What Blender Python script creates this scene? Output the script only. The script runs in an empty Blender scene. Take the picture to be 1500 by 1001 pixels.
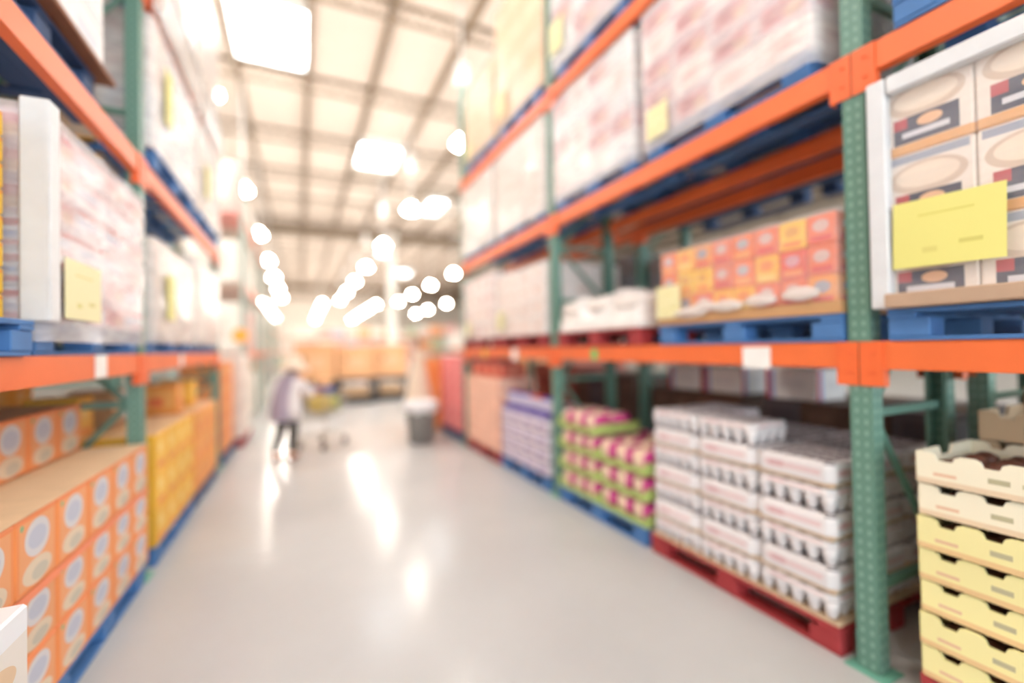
import bpy, bmesh, math, random
from math import sin, cos, pi, atan
from mathutils import Vector, Matrix, noise

random.seed(11)
SC = bpy.context.scene
COL = SC.collection

# ------------------------------------------------------------------ camera
FPX = 667.0
yaw, pitch, roll = atan(310 / FPX), 9 / FPX, 0.0177
fwd = Vector((sin(yaw) * cos(pitch), cos(yaw) * cos(pitch), sin(pitch)))
rgt0 = Vector((cos(yaw), -sin(yaw), 0))
up0 = rgt0.cross(fwd)
rgt = cos(roll) * rgt0 - sin(roll) * up0
upv = cos(roll) * up0 + sin(roll) * rgt0
cd = bpy.data.cameras.new('camera')
cam = bpy.data.objects.new('camera', cd)
COL.objects.link(cam)
cam.matrix_world = Matrix((
    (rgt.x, upv.x, -fwd.x, 0), (rgt.y, upv.y, -fwd.y, 0), (rgt.z, upv.z, -fwd.z, 1.5), (0, 0, 0, 1)))
cd.sensor_width = 36.0
cd.lens = 36.0 * FPX / 1500.0
cd.clip_start, cd.clip_end = 0.05, 400
cd.dof.use_dof = True
cd.dof.focus_distance = 1.3
cd.dof.aperture_fstop = 0.38
SC.camera = cam

# ------------------------------------------------------------------ world, exposure
w = bpy.data.worlds.new('daylight')
SC.world = w
w.use_nodes = True
bg = w.node_tree.nodes['Background']
bg.inputs[0].default_value = (0.86, 0.94, 1.0, 1)
bg.inputs[1].default_value = 1.7
SC.view_settings.view_transform = 'Standard'
SC.view_settings.look = 'None'
SC.view_settings.exposure = 1.5
SC.view_settings.gamma = 1.0
SC.view_settings.use_curve_mapping = False
LAMP_L = 68.0
SKY_L = 6.0

# ------------------------------------------------------------------ helpers
def hexc(h):
    h = h.lstrip('#')
    c = [int(h[i:i + 2], 16) / 255 for i in (0, 2, 4)]
    return tuple((x / 12.92 if x <= .04045 else ((x + .055) / 1.055) ** 2.4) for x in c) + (1,)

MATS = {}
def new_mat(name):
    m = bpy.data.materials.new(name)
    m.use_nodes = True
    MATS[name] = m
    return m, m.node_tree, m.node_tree.nodes['Principled BSDF']

def mth(nt, op, a, b=None, c=None):
    n = nt.nodes.new('ShaderNodeMath'); n.operation = op
    for i, v in enumerate((a, b, c)):
        if v is None: continue
        if isinstance(v, (int, float)): n.inputs[i].default_value = v
        else: nt.links.new(v, n.inputs[i])
    return n.outputs[0]

def mix(nt, fac, a, b, blend='MIX'):
    n = nt.nodes.new('ShaderNodeMix'); n.data_type = 'RGBA'; n.blend_type = blend
    for s, v in ((n.inputs[0], fac), (n.inputs[6], a), (n.inputs[7], b)):
        if isinstance(v, (int, float)): s.default_value = v
        elif isinstance(v, tuple): s.default_value = v
        else: nt.links.new(v, s)
    return n.outputs[2]

def mat(name, col, rough=.5, metal=0.0, spec=.5, var=.06, scale=9.0, bump=0.0, rvar=0.0):
    if name in MATS: return MATS[name]
    m, nt, p = new_mat(name)
    c = hexc(col)
    p.inputs['Roughness'].default_value = rough
    p.inputs['Metallic'].default_value = metal
    p.inputs['Specular IOR Level'].default_value = spec
    tc = nt.nodes.new('ShaderNodeTexCoord')
    nz = nt.nodes.new('ShaderNodeTexNoise')
    nz.inputs['Scale'].default_value = scale; nz.inputs['Detail'].default_value = 3
    nt.links.new(tc.outputs['Object'], nz.inputs['Vector'])
    lo = tuple(x * (1 - 2 * var) for x in c[:3]) + (1,)
    hi = tuple(min(1, x * (1 + 2 * var)) for x in c[:3]) + (1,)
    nt.links.new(mix(nt, nz.outputs['Fac'], lo, hi), p.inputs['Base Color'])
    if rvar:
        nt.links.new(mth(nt, 'MULTIPLY_ADD', nz.outputs['Fac'], rvar, rough - rvar / 2), p.inputs['Roughness'])
    if bump:
        b = nt.nodes.new('ShaderNodeBump'); b.inputs['Strength'].default_value = bump
        b.inputs['Distance'].default_value = .01
        nt.links.new(nz.outputs['Fac'], b.inputs['Height'])
        nt.links.new(b.outputs[0], p.inputs['Normal'])
    return m

def emis(name, col, strength):
    if name in MATS: return MATS[name]
    m, nt, p = new_mat(name)
    p.inputs['Base Color'].default_value = (.9, .9, .9, 1)
    p.inputs['Emission Color'].default_value = col
    p.inputs['Emission Strength'].default_value = strength
    return m

def print_mat(name, base, shapes, rough=.55, top=None, jitter=.05):
    """printed carton: flat shapes in the UV square of each side face; top faces carry uv below zero"""
    if name in MATS: return MATS[name]
    m, nt, p = new_mat(name)
    p.inputs['Roughness'].default_value = rough
    uv = nt.nodes.new('ShaderNodeTexCoord')
    sp = nt.nodes.new('ShaderNodeSeparateXYZ')
    nt.links.new(uv.outputs['UV'], sp.inputs[0])
    U, V = sp.outputs[0], sp.outputs[1]
    col = hexc(base)
    for s in shapes:
        k, cx, cy, ww, hh, c = s
        du = mth(nt, 'DIVIDE', mth(nt, 'SUBTRACT', U, cx), ww / 2)
        dv = mth(nt, 'DIVIDE', mth(nt, 'SUBTRACT', V, cy), hh / 2)
        if k == 'r':
            d = mth(nt, 'MAXIMUM', mth(nt, 'ABSOLUTE', du), mth(nt, 'ABSOLUTE', dv))
        else:
            d = mth(nt, 'ADD', mth(nt, 'MULTIPLY', du, du), mth(nt, 'MULTIPLY', dv, dv))
        col = mix(nt, mth(nt, 'LESS_THAN', d, 1.0), col, hexc(c))
    if top:
        col = mix(nt, mth(nt, 'LESS_THAN', U, -1.0), col, hexc(top))
    oi = nt.nodes.new('ShaderNodeObjectInfo')
    hs = nt.nodes.new('ShaderNodeHueSaturation')
    nt.links.new(col, hs.inputs['Color']) if not isinstance(col, tuple) else setattr(hs.inputs['Color'], 'default_value', col)
    nt.links.new(mth(nt, 'MULTIPLY_ADD', oi.outputs['Random'], 2 * jitter, 1 - jitter), hs.inputs['Value'])
    nt.links.new(hs.outputs[0], p.inputs['Base Color'])
    return m

def box_uv(bm):
    uvl = bm.loops.layers.uv.verify()
    xs = [v.co.x for v in bm.verts]; ys = [v.co.y for v in bm.verts]; zs = [v.co.z for v in bm.verts]
    x0, x1, y0, y1, z0, z1 = min(xs), max(xs), min(ys), max(ys), min(zs), max(zs)
    for f in bm.faces:
        n = f.normal
        for l in f.loops:
            co = l.vert.co
            v = (co.z - z0) / max(z1 - z0, 1e-6)
            if abs(n.z) > .8: l[uvl].uv = (-5, -5)
            elif abs(n.x) >= abs(n.y): 
                uu = (co.y - y0) / max(y1 - y0, 1e-6)
                l[uvl].uv = (1 - uu if n.x < 0 else uu, v)
            else:
                uu = (co.x - x0) / max(x1 - x0, 1e-6)
                l[uvl].uv = (uu if n.y < 0 else 1 - uu, v)

def finish(bm, name, smooth=False, uv=True):
    bmesh.ops.recalc_face_normals(bm, faces=bm.faces)
    bm.normal_update()
    if uv: box_uv(bm)
    me = bpy.data.meshes.new(name)
    bm.to_mesh(me); bm.free()
    if smooth:
        for p in me.polygons: p.use_smooth = True
    me.materials.append(None)
    return me

CACHE = {}
def cbox(sx, sy, sz, ch=.006):
    """chamfered box, origin at bottom centre"""
    k = (round(sx, 4), round(sy, 4), round(sz, 4), ch)
    if k in CACHE: return CACHE[k]
    bm = bmesh.new()
    bmesh.ops.create_cube(bm, size=1)
    for v in bm.verts:
        v.co = Vector((v.co.x * sx, v.co.y * sy, (v.co.z + .5) * sz))
    if ch: bmesh.ops.bevel(bm, geom=list(bm.edges), offset=min(ch, sx * .3, sy * .3, sz * .3), segments=1, affect='EDGES')
    CACHE[k] = finish(bm, 'box')
    return CACHE[k]

def add_box(bm, c, s):
    r = bmesh.ops.create_cube(bm, size=1)
    for v in r['verts']:
        v.co = Vector((c[0] + v.co.x * s[0], c[1] + v.co.y * s[1], c[2] + v.co.z * s[2]))

def add_tube(bm, pts, rad, seg=8, cap=True):
    pts = [Vector(p) for p in pts]
    if not hasattr(rad, '__len__'): rad = [rad] * len(pts)
    rings = []
    for i, p in enumerate(pts):
        t = (pts[min(i + 1, len(pts) - 1)] - pts[max(i - 1, 0)]).normalized()
        a = Vector((0, 0, 1)) if abs(t.z) < .9 else Vector((1, 0, 0))
        u = t.cross(a).normalized(); v = t.cross(u)
        rings.append([bm.verts.new(p + (u * cos(2 * pi * k / seg) + v * sin(2 * pi * k / seg)) * rad[i]) for k in range(seg)])
    for a, b in zip(rings, rings[1:]):
        for k in range(seg):
            bm.faces.new((a[k], a[(k + 1) % seg], b[(k + 1) % seg], b[k]))
    if cap:
        bm.faces.new(rings[0][::-1]); bm.faces.new(rings[-1])

def add_lathe(bm, prof, seg=20, sx=1, sy=1, c=(0, 0, 0)):
    rings = []
    for r, z in prof:
        rings.append([bm.verts.new((c[0] + r * cos(2 * pi * k / seg) * sx, c[1] + r * sin(2 * pi * k / seg) * sy, c[2] + z)) for k in range(seg)])
    for a, b in zip(rings, rings[1:]):
        for k in range(seg):
            bm.faces.new((a[k], a[(k + 1) % seg], b[(k + 1) % seg], b[k]))
    bm.faces.new(rings[0][::-1]); bm.faces.new(rings[-1])

def add_prism(bm, poly, axis, a0, a1):
    """polygon extruded along axis 0/1/2; poly in the two other axes in order"""
    def co(p, a):
        return (a, p[0], p[1]) if axis == 0 else (p[0], a, p[1]) if axis == 1 else (p[0], p[1], a)
    A = [bm.verts.new(co(p, a0)) for p in poly]; B = [bm.verts.new(co(p, a1)) for p in poly]
    n = len(poly)
    bm.faces.new(A); bm.faces.new(B[::-1])
    for i in range(n): bm.faces.new((A[i], B[i], B[(i + 1) % n], A[(i + 1) % n]))

def link(name, me, m=None, parent=None, loc=(0, 0, 0), rot=(0, 0, 0)):
    o = bpy.data.objects.new(name, me)
    COL.objects.link(o)
    o.location = loc; o.rotation_euler = rot
    if parent: o.parent = parent
    if m is not None and me is not None:
        o.material_slots[0].link = 'OBJECT'
        o.material_slots[0].material = m
    return o

def tag(o, label, cat, group=None):
    o['label'] = label; o['category'] = cat
    if group: o['group'] = group
    return o

def thing(name, label, cat, loc=(0, 0, 0), rotz=0, group=None):
    return tag(link(name, None, None, None, loc, (0, 0, rotz)), label, cat, group)

def struct(o):
    o['kind'] = 'structure'
    return o

ORD = ['first', 'second', 'third', 'fourth', 'fifth', 'sixth', 'seventh', 'eighth', 'ninth', 'tenth', 'eleventh', 'twelfth', 'thirteenth', 'fourteenth', 'fifteenth', 'sixteenth']
def layers(n):
    return {1: ['only'], 2: ['bottom', 'top'], 3: ['bottom', 'middle', 'top']}.get(n, ['bottom'] + [ORD[i] for i in range(1, n - 1)] + ['top'])

# ------------------------------------------------------------------ structure: floor, ceiling, walls
def floor_mat():
    m, nt, p = new_mat('polished concrete')
    tc = nt.nodes.new('ShaderNodeTexCoord')
    n1 = nt.nodes.new('ShaderNodeTexNoise'); n1.inputs['Scale'].default_value = .9; n1.inputs['Detail'].default_value = 6
    n2 = nt.nodes.new('ShaderNodeTexNoise'); n2.inputs['Scale'].default_value = 14; n2.inputs['Detail'].default_value = 5
    gm = nt.nodes.new('ShaderNodeNewGeometry')
    for n in (n1, n2): nt.links.new(gm.outputs['Position'], n.inputs['Vector'])
    c = mix(nt, n1.outputs['Fac'], hexc('b1b3b5'), hexc('cdcfd0'))
    c = mix(nt, mth(nt, 'MULTIPLY', n2.outputs['Fac'], .35), c, hexc('c0bdb8'))
    nt.links.new(c, p.inputs['Base Color'])
    nt.links.new(mth(nt, 'MULTIPLY_ADD', n2.outputs['Fac'], .12, .12), p.inputs['Roughness'])
    p.inputs['Specular IOR Level'].default_value = .10
    return m
FLOOR = floor_mat()
BX0, BX1, BY0, BY1, CZ = -26.0, 34.0, -14.0, 76.0, 9.0

bm = bmesh.new(); add_box(bm, ((BX0 + BX1) / 2, (BY0 + BY1) / 2, -.16), (BX1 - BX0, BY1 - BY0, .3))
floor = struct(link('floor', finish(bm, 'floor'), mat('joint sealant', 'a8a49c', .7)))
# slabs poured between saw-cut joints: own slabs near the camera, larger ones further off
xs = [-26, -14, -7.5, -4.2, -1.3, 2.6, 6.75, 12, 22, 34]
ys = [-14, -7, -3.45, .2, 3.85, 7.5, 11.15, 14.8, 18.45, 26, 40, 58, 76]
for i in range(len(xs) - 1):
    for j in range(len(ys) - 1):
        sx, sy = xs[i + 1] - xs[i], ys[j + 1] - ys[j]
        link('floor_slab', cbox(sx - .006, sy - .006, .01, .0015), FLOOR, floor, ((xs[i] + xs[i + 1]) / 2, (ys[j] + ys[j + 1]) / 2, -.01))

bm = bmesh.new(); add_box(bm, ((BX0 + BX1) / 2, (BY0 + BY1) / 2, CZ + .5), (BX1 - BX0, BY1 - BY0, .1))
ceiling = struct(link('ceiling', finish(bm, 'ceiling'), mat('roof deck', 'e9dfd2', .8)))
PANEL = mat('roof panel white', 'd8cabd', .75, var=.03, scale=2)
STEEL = mat('painted roof steel', '84725f', .6, var=.08, scale=3)
skl = [(-.6, 12.3), (2.95, 18.5), (7.0, 24.0), (-3.55, 35.6), (2.9, 3.4), (6.5, 9.5), (10.8, 31.0), (5.6, 37.0), (9.3, 46.0), (-4.2, 4.0)]
px = [.27 + 1.745 * k for k in range(-8, 16)]
py = [-8.55 + 3.76 * k for k in range(0, 22)]
def near_sky(x, y):
    for i, s in enumerate(skl):
        if abs(s[0] - x) < .9 and abs(s[1] - y) < 1.9: return i
    return None
sky_cells = set()
for i in range(len(px) - 1):
    for j in range(len(py) - 1):
        cx, cy = (px[i] + px[i + 1]) / 2, (py[j] + py[j + 1]) / 2
        k = near_sky(cx, cy)
        if k is not None and k not in [c[0] for c in sky_cells]:
            sky_cells.add((k, cx, cy)); continue
        if j > 12 or i < 3 or i > 18: continue
        link('roof_panel', cbox(1.70, 3.70, .05, .01), PANEL, ceiling, (cx, cy, CZ + .33))
bm = bmesh.new(); add_box(bm, ((px[0] + px[-1]) / 2, (py[13] + BY1) / 2, CZ + .4), (px[-1] - px[0], BY1 - py[13], .05))
o = link('roof_panel_field', finish(bm, 'field'), PANEL, ceiling); o['kind'] = 'stuff'
me = cbox(.14, BY1 - BY0, .26, .012)
for i, x in enumerate(px):
    link('purlin', me, STEEL, ceiling, (x, (BY0 + BY1) / 2, CZ + .1))
    
bm = bmesh.new()   # open-web cross joist
L = px[-1] - px[0]
add_box(bm, (0, 0, .21), (L, .10, .07)); add_box(bm, (0, 0, -.19), (L, .09, .06))
n = int(L / .6)
for k in range(n):
    a = -L / 2 + k * L / n; b = a + L / n
    add_tube(bm, [(a, 0, -.19), ((a + b) / 2, 0, .21)], .018, 5); add_tube(bm, [((a + b) / 2, 0, .21), (b, 0, -.19)], .018, 5)
me = finish(bm, 'joist')
for y in py: link('joist', me, STEEL, ceiling, ((px[0] + px[-1]) / 2, y, CZ + .1))
bm = bmesh.new(); add_box(bm, (0, 0, .12), (L, .28, .05)); add_box(bm, (0, 0, -.5), (L, .28, .05)); add_box(bm, (0, 0, -.19), (L, .03, .6))
me = finish(bm, 'girder')
for y in (29.9, 56.2): link('girder', me, STEEL, ceiling, ((px[0] + px[-1]) / 2, y, CZ - .05))
# skylights
SKYP = emis('skylight daylight', (.86, .94, 1, 1), SKY_L)
FRM = mat('skylight curb white', 'f2f0ec', .6)
bm = bmesh.new()
for sx in (-1, 1): add_box(bm, (sx * .83, 0, .05), (.06, 2.4, .3))
for sy in (-1, 1): add_box(bm, (0, sy * 1.18, .05), (1.6, .06, .3))
me_curb = finish(bm, 'curb')
bm = bmesh.new(); add_box(bm, (0, .59, 0), (1.59, 1.13, .02)); add_box(bm, (0, -.59, 0), (1.59, 1.13, .02))
bm.free()
me_pane = cbox(1.59, 1.13, .02, .004)
for k, (sx, sy) in enumerate(skl):
    o = struct(link('window_%d' % (k + 1), me_curb, FRM, None, (sx, sy, CZ + .24)))
    o['label'] = 'white curb of a roof skylight over the aisle'
    for dy in (-.585, .585): link('pane', me_pane, SKYP, o, (0, dy, .12))
# walls
WALL = mat('warehouse wall white', 'efe6da', .75, var=.03, scale=.6)
def wall(name, c, s, n, ax):
    bm = bmesh.new(); add_box(bm, c, s)
    o = struct(link(name, finish(bm, name), WALL))
    return o
wall('wall_back', ((BX0 + BX1) / 2, BY1, 4.7), (BX1 - BX0, .3, 9.5), 0, 0)
wall('wall_left', (BX0, (BY0 + BY1) / 2, 4.7), (.3, BY1 - BY0, 9.5), 0, 0)
wall('wall_right', (BX1, (BY0 + BY1) / 2, 4.7), (.3, BY1 - BY0, 9.5), 0, 0)
# roof column
bm = bmesh.new(); add_lathe(bm, [(.36, 0), (.36, .06), (.27, .07), (.27, 8.6), (.4, 8.7), (.4, 9.0)], 20)
o = link('column', finish(bm, 'column', True), mat('column white', 'f6f0e8', .5), None, (5.4, 30.0, 0))
tag(o, 'round white roof column standing beyond the cardboard bins', 'column')

# ------------------------------------------------------------------ pendant lamps
BULB = emis('lamp refractor glow', (1.0, .92, .82, 1), LAMP_L)
HOUS = mat('lamp housing white', 'eceae6', .4)
bm = bmesh.new(); add_lathe(bm, [(.05, .21), (.09, .19), (.11, .13), (.20, .06), (.225, 0.0), (.18, -.04), (.08, -.055)], 20)
ME_BELL = finish(bm, 'bell', True)
bm = bmesh.new(); add_lathe(bm, [(.03, .50), (.07, .48), (.08, .23), (.05, .215)], 14)
ME_BALL = finish(bm, 'ballast', True)
bm = bmesh.new(); add_lathe(bm, [(.06, 0), (.15, .05), (.15, .42), (.05, .50)], 14)
ME_CAN = finish(bm, 'canister', True)
def lamp(x, y, z, label, can=False):
    t = thing('pendant_lamp', label, 'lamp', (x, y, z), 0, 'pendant lamps under the roof')
    link('refractor', ME_BELL, BULB, t)
    link('ballast_housing', ME_BALL, mat('ballast grey', '8f8a84', .5), t)
    bm = bmesh.new(); add_tube(bm, [(0, 0, .49), (0, 0, CZ + .452 - z)], .02, 6)
    link('rod', finish(bm, 'rod'), HOUS, t)
    if can: link('junction_canister', ME_CAN, HOUS, t, (0, 0, 1.35))
rows = [(-1.42, [9.3, 14.6, 20.0, 25.6, 31.0, 36.7, 43.0], 'row over the left racking'),
        (3.3, [9.5, 14.7, 20.2, 25.9, 31.6, 37.3, 43.5], 'row over the right racking'),
        (8.45, [26.4, 31.8, 37.6, 43.6], 'row beyond the right racking'),
        (13.4, [32.9, 38.2, 44.3, 51.8, 57.9], 'far right row')]
for x, yy, nm in rows:
    for k, y in enumerate(yy):
        lamp(x, y, 6.0, 'glowing bell pendant lamp, %s in the %s' % (ORD[k], nm), can=(x == 3.3))
for x, nm in ((-2.95, 'left'), (1.95, 'middle'), (6.9, 'right')):
    for k, y in enumerate((47, 51.5, 56, 61, 66, 71)):
        lamp(x, y, 6.0, 'distant glowing pendant lamp, %s in the %s deep row' % (ORD[k], nm))
for x, y, nm in ((-1.42, 3.9, 'above the near left racking'), (3.3, 4.0, 'above the near right racking'), (-1.42, -1.5, 'behind the viewer on the left'), (3.3, -1.5, 'behind the viewer on the right'),
                 (8.45, 10.0, 'behind the right racking'), (8.45, 3.0, 'near end behind the right racking'), (8.45, 17.0, 'far end behind the right racking'), (-6.3, 4.0, 'near end behind the left racking'), (-6.3, 11.0, 'far end behind the left racking')):
    lamp(x, y, 7.0, 'added unseen pendant lamp hung %s' % nm)  # out-of-view lamps, most continuing the rows, added to light the near zone

# ------------------------------------------------------------------ racking
def post_mat():
    m, nt, p = new_mat('green rack paint perforated')
    p.inputs['Roughness'].default_value = .45
    tc = nt.nodes.new('ShaderNodeTexCoord'); sp = nt.nodes.new('ShaderNodeSeparateXYZ')
    nt.links.new(tc.outputs['Object'], sp.inputs[0])
    gm = nt.nodes.new('ShaderNodeNewGeometry'); sn = nt.nodes.new('ShaderNodeSeparateXYZ')
    nt.links.new(tc.outputs['Normal'], sn.inputs[0])
    ny = mth(nt, 'GREATER_THAN', mth(nt, 'ABSOLUTE', sn.outputs[1]), .5)
    q = mth(nt, 'ADD', mth(nt, 'MULTIPLY', sp.outputs[0], ny), mth(nt, 'MULTIPLY', sp.outputs[1], mth(nt, 'SUBTRACT', 1.0, ny)))
    dz = mth(nt, 'MULTIPLY', mth(nt, 'SUBTRACT', mth(nt, 'FRACT', mth(nt, 'DIVIDE', sp.outputs[2], .05)), .5), .05 / .012)
    dq = mth(nt, 'DIVIDE', mth(nt, 'SUBTRACT', mth(nt, 'ABSOLUTE', q), .019), .008)
    d = mth(nt, 'ADD', mth(nt, 'MULTIPLY', dz, dz), mth(nt, 'MULTIPLY', dq, dq))
    c = mix(nt, mth(nt, 'LESS_THAN', d, 1.0), hexc('618a7b'), hexc('84a799'))
    nt.links.new(c, p.inputs['Base Color'])
    return m
GREENP = post_mat()
GREEN = mat('green rack paint', '618a7b', .45, var=.05)
ORANGE = mat('orange rack paint', 'ee743e', .42, var=.04, scale=5)
ORANGED = mat('orange connector paint', 'ec6c38', .45, var=.04, scale=5)
TAGW = mat('white card', 'f4f2ee', .5)
TAGG = mat('green sticker', '45d47a', .5)
PLATE = mat('footplate green', '6fae9a', .5)

def post_mesh(h):
    bm = bmesh.new()
    w_, d_, t = .092, .08, .004
    prof = [(-d_ / 2, -w_ / 2), (d_ / 2, -w_ / 2), (d_ / 2, -w_ / 2 + .02), (d_ / 2 - t, -w_ / 2 + .02), (d_ / 2 - t, -w_ / 2 + t), (-d_ / 2 + t, -w_ / 2 + t),
            (-d_ / 2 + t, w_ / 2 - t), (d_ / 2 - t, w_ / 2 - t), (d_ / 2 - t, w_ / 2 - .02), (d_ / 2, w_ / 2 - .02), (d_ / 2, w_ / 2), (-d_ / 2, w_ / 2)]
    add_prism(bm, prof, 2, 0, h)
    return finish(bm, 'post')
PM = {}
def upright(xf, xr, y, h, label):
    t = thing('rack_upright', label, 'rack frame', (xf, y, 0), 0, 'green rack uprights')
    s = 1 if xr > xf else -1
    if h not in PM: PM[h] = post_mesh(h)
    dx = xr - xf
    for x, rz in ((s * .04, 0 if s > 0 else pi), (dx - s * .04, pi if s > 0 else 0)):
        pst = link('post', PM[h], GREENP, t, (x, 0, .008), (0, 0, rz))
        link('footplate', cbox(.15, .17, .008, .002), PLATE, pst, (0, 0, -.008))
    zs = [.35, 1.15, 1.95, 2.5, 3.1, 3.9, 4.7, 5.3]
    zs = [z for z in zs if z < h - .1]
    for z in zs:
        link('cross_brace', cbox(abs(dx) - .16, .035, .04, .004), GREEN, t, (dx / 2, 0, z))
    for k, (a, b) in enumerate(zip(zs, zs[1:])):
        x0, x1 = (s * .08, dx - s * .08) if k % 2 else (dx - s * .08, s * .08)
        bm = bmesh.new(); add_tube(bm, [(x0, 0, a + .02), (x1, 0, b + .02)], .019, 6)
        link('diagonal_brace', finish(bm, 'brace'), GREEN, t)
    return t

def beam_mesh(L, h=.125):
    bm = bmesh.new()
    add_prism(bm, [(0, -h), (.055, -h), (.055, -.035), (.035, -.035), (.035, 0), (0, 0)], 1, -L / 2, L / 2)
    bmesh.ops.bevel(bm, geom=list(bm.edges), offset=.003, segments=1, affect='EDGES')
    return finish(bm, 'beam')
BM = {}
CONN = {}
for fl in (1, -1):   # end plate with its flange towards +y / -y
    bm = bmesh.new()
    add_box(bm, (0, 0, -.101), (.006, .088, .20))
    add_box(bm, (.02, fl * .045, -.101), (.045, .006, .20))
    for q in (-.05, -.14): add_lathe(bm, [(.009, -.004), (.009, .0)], 8, c=(-.004, -.01, q))
    CONN[fl] = finish(bm, 'connector')
def rack_beam(xface, y0, y1, zt, s, label, tags=(), group='orange rack beams'):
    """front face at xface, s=+1 body towards +x"""
    L = round(y1 - y0 - .10, 3)
    if L not in BM: BM[L] = beam_mesh(L)
    t = thing('rack_beam', label, 'rack beam', (xface, (y0 + y1) / 2, zt), 0, group); t['kind'] = 'thing'
    link('bar', BM[L], ORANGE, t, (0, 0, 0), (0, 0, 0 if s > 0 else pi))
    hw = (y1 - y0) / 2 - .047
    for e in (-1, 1):
        link('connector', CONN[-e * s], ORANGED, t, (-s * .006, e * hw, 0), (0, 0, 0 if s > 0 else pi))
    for (yy, w_, h_, zz, m, lb) in tags:
        o = link('price_tag', cbox(.004, w_, h_, 0), m, t, (-s * .004, yy - (y0 + y1) / 2, zz - zt - h_ / 2))
        o['label'] = lb
    return t

RX, RXR = 2.32, 3.06          # right rack front / rear faces
QX, QXR = 3.44, 4.18          # rack standing back to back with it
LX, LXR = -.96, -1.80         # left rack front / rear
RY = [-1.56, 1.22, 4.00, 6.78]
LY = [-1.75, 1.03, 3.83, 6.95]
Z1, Z2, Z3 = 1.50, 2.83, 4.12
nm = ['behind the viewer', 'beside the egg cartons', 'beside the pink trays', 'at the far end']
for k, y in enumerate(RY): upright(RX, RXR, y, 5.7, 'green perforated rack upright of the right racking %s' % nm[k])
for k, y in enumerate(RY): upright(QX, QXR, y, 5.6, 'green rack upright in the rear right racking, %s from the viewer' % ORD[k])
nm = ['behind the viewer', 'at the left picture edge', 'beside the orange cartons', 'at the far end']
for k, y in enumerate(LY): upright(LX, LXR, y, 5.7, 'green rack upright of the left racking %s' % nm[k])
lv = [('lowest', Z1), ('middle', Z2), ('highest', Z3)]
bay = ['near', 'middle', 'far']
TG = {
 ('R', 1, 0): [(1.74, .17, .12, 1.42, TAGW, 'blank white shelf card'), (3.29, .075, .085, 1.43, TAGG, 'round green sticker')],
 ('R', 2, 0): [(4.92, .15, .14, 1.42, TAGW, 'white price card'), (5.9, .1, .1, 1.42, mat('yellow card', 'f2d860', .5), 'small yellow card')],
 ('L', 1, 0): [(3.10, .15, .12, 1.44, TAGW, 'white price card')],
 ('L', 2, 0): [(4.9, .12, .1, 1.44, TAGW, 'white price card')],
}
for b in range(3):
    for k, (ln, z) in enumerate(lv):
        rack_beam(RX, RY[b], RY[b + 1], z, 1, 'orange front beam, %s level, %s bay of the right racking' % (ln, bay[b]), TG.get(('R', b, k), ()))
        rack_beam(RXR, RY[b], RY[b + 1], z, -1, 'orange rear beam, %s level, %s bay of the right racking' % (ln, bay[b]))
        rack_beam(LX, LY[b], LY[b + 1], z, -1, 'orange front beam, %s level, %s bay of the left racking' % (ln, bay[b]), TG.get(('L', b, k), ()))
        rack_beam(LXR, LY[b], LY[b + 1], z, 1, 'orange rear beam, %s level, %s bay of the left racking' % (ln, bay[b]))
        if b: rack_beam(QX, RY[b], RY[b + 1], z, 1, 'orange beam of the rear right racking, %s level, %s bay' % (ln, bay[b]))

# ------------------------------------------------------------------ pallets
PB = mat('blue painted pallet wood', '4a7ab4', .65, var=.15, scale=6)
PR = mat('red painted pallet wood', 'a8383c', .65, var=.15, scale=6)
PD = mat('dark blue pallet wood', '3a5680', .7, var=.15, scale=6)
def pallet(x, y, z, m, label, lx=1.0, ly=1.20, h=.135):
    """centre x,y; bottom z"""
    t = thing('pallet', label, 'pallet', (x, y, z), 0, 'pallets')
    for k in range(5): link('deck_board', cbox(.13, ly, .02, .003), m, t, (-lx / 2 + .065 + k * (lx - .13) / 4, 0, h - .02))
    for k in range(3): link('stringer_board', cbox(lx, .1, .018, .003), m, t, (0, -ly / 2 + .05 + k * (ly - .1) / 2, h - .039))
    for i in range(3):
        for j in range(3): link('block', cbox(.12, .145, h - .057, .004), m, t, (-lx / 2 + .065 + i * (lx - .13) / 2, -ly / 2 + .073 + j * (ly - .146) / 2, .0175))
        link('bottom_board', cbox(.11, ly, .017, .003), m, t, (-lx / 2 + .065 + i * (lx - .13) / 2, 0, 0))
    return t

# ------------------------------------------------------------------ wrapped loads
def film_mat(name, a0, a1, tint='f4f4f6'):
    m, nt, p = new_mat(name)
    p.inputs['Base Color'].default_value = hexc(tint)
    p.inputs['Roughness'].default_value = .27
    p.inputs['Specular IOR Level'].default_value = .5
    tc = nt.nodes.new('ShaderNodeTexCoord'); mp = nt.nodes.new('ShaderNodeMapping')
    mp.inputs['Scale'].default_value = (1.5, 1.5, 7)
    nt.links.new(tc.outputs['Object'], mp.inputs[0])
    nz = nt.nodes.new('ShaderNodeTexNoise'); nz.inputs['Scale'].default_value = 2.2; nz.inputs['Detail'].default_value = 4
    nz.inputs['Distortion'].default_value = 1.2
    nt.links.new(mp.outputs[0], nz.inputs['Vector'])
    nt.links.new(mth(nt, 'MULTIPLY_ADD', nz.outputs['Fac'], a1 - a0, a0), p.inputs['Alpha'])
    return m
FILM = film_mat('stretch film', .14, .70, 'f8f4f3')
FILMH = film_mat('stretch film many turns', .35, .85, 'f2ece6')
FILML = film_mat('stretch film single turn', .04, .3)

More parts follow.
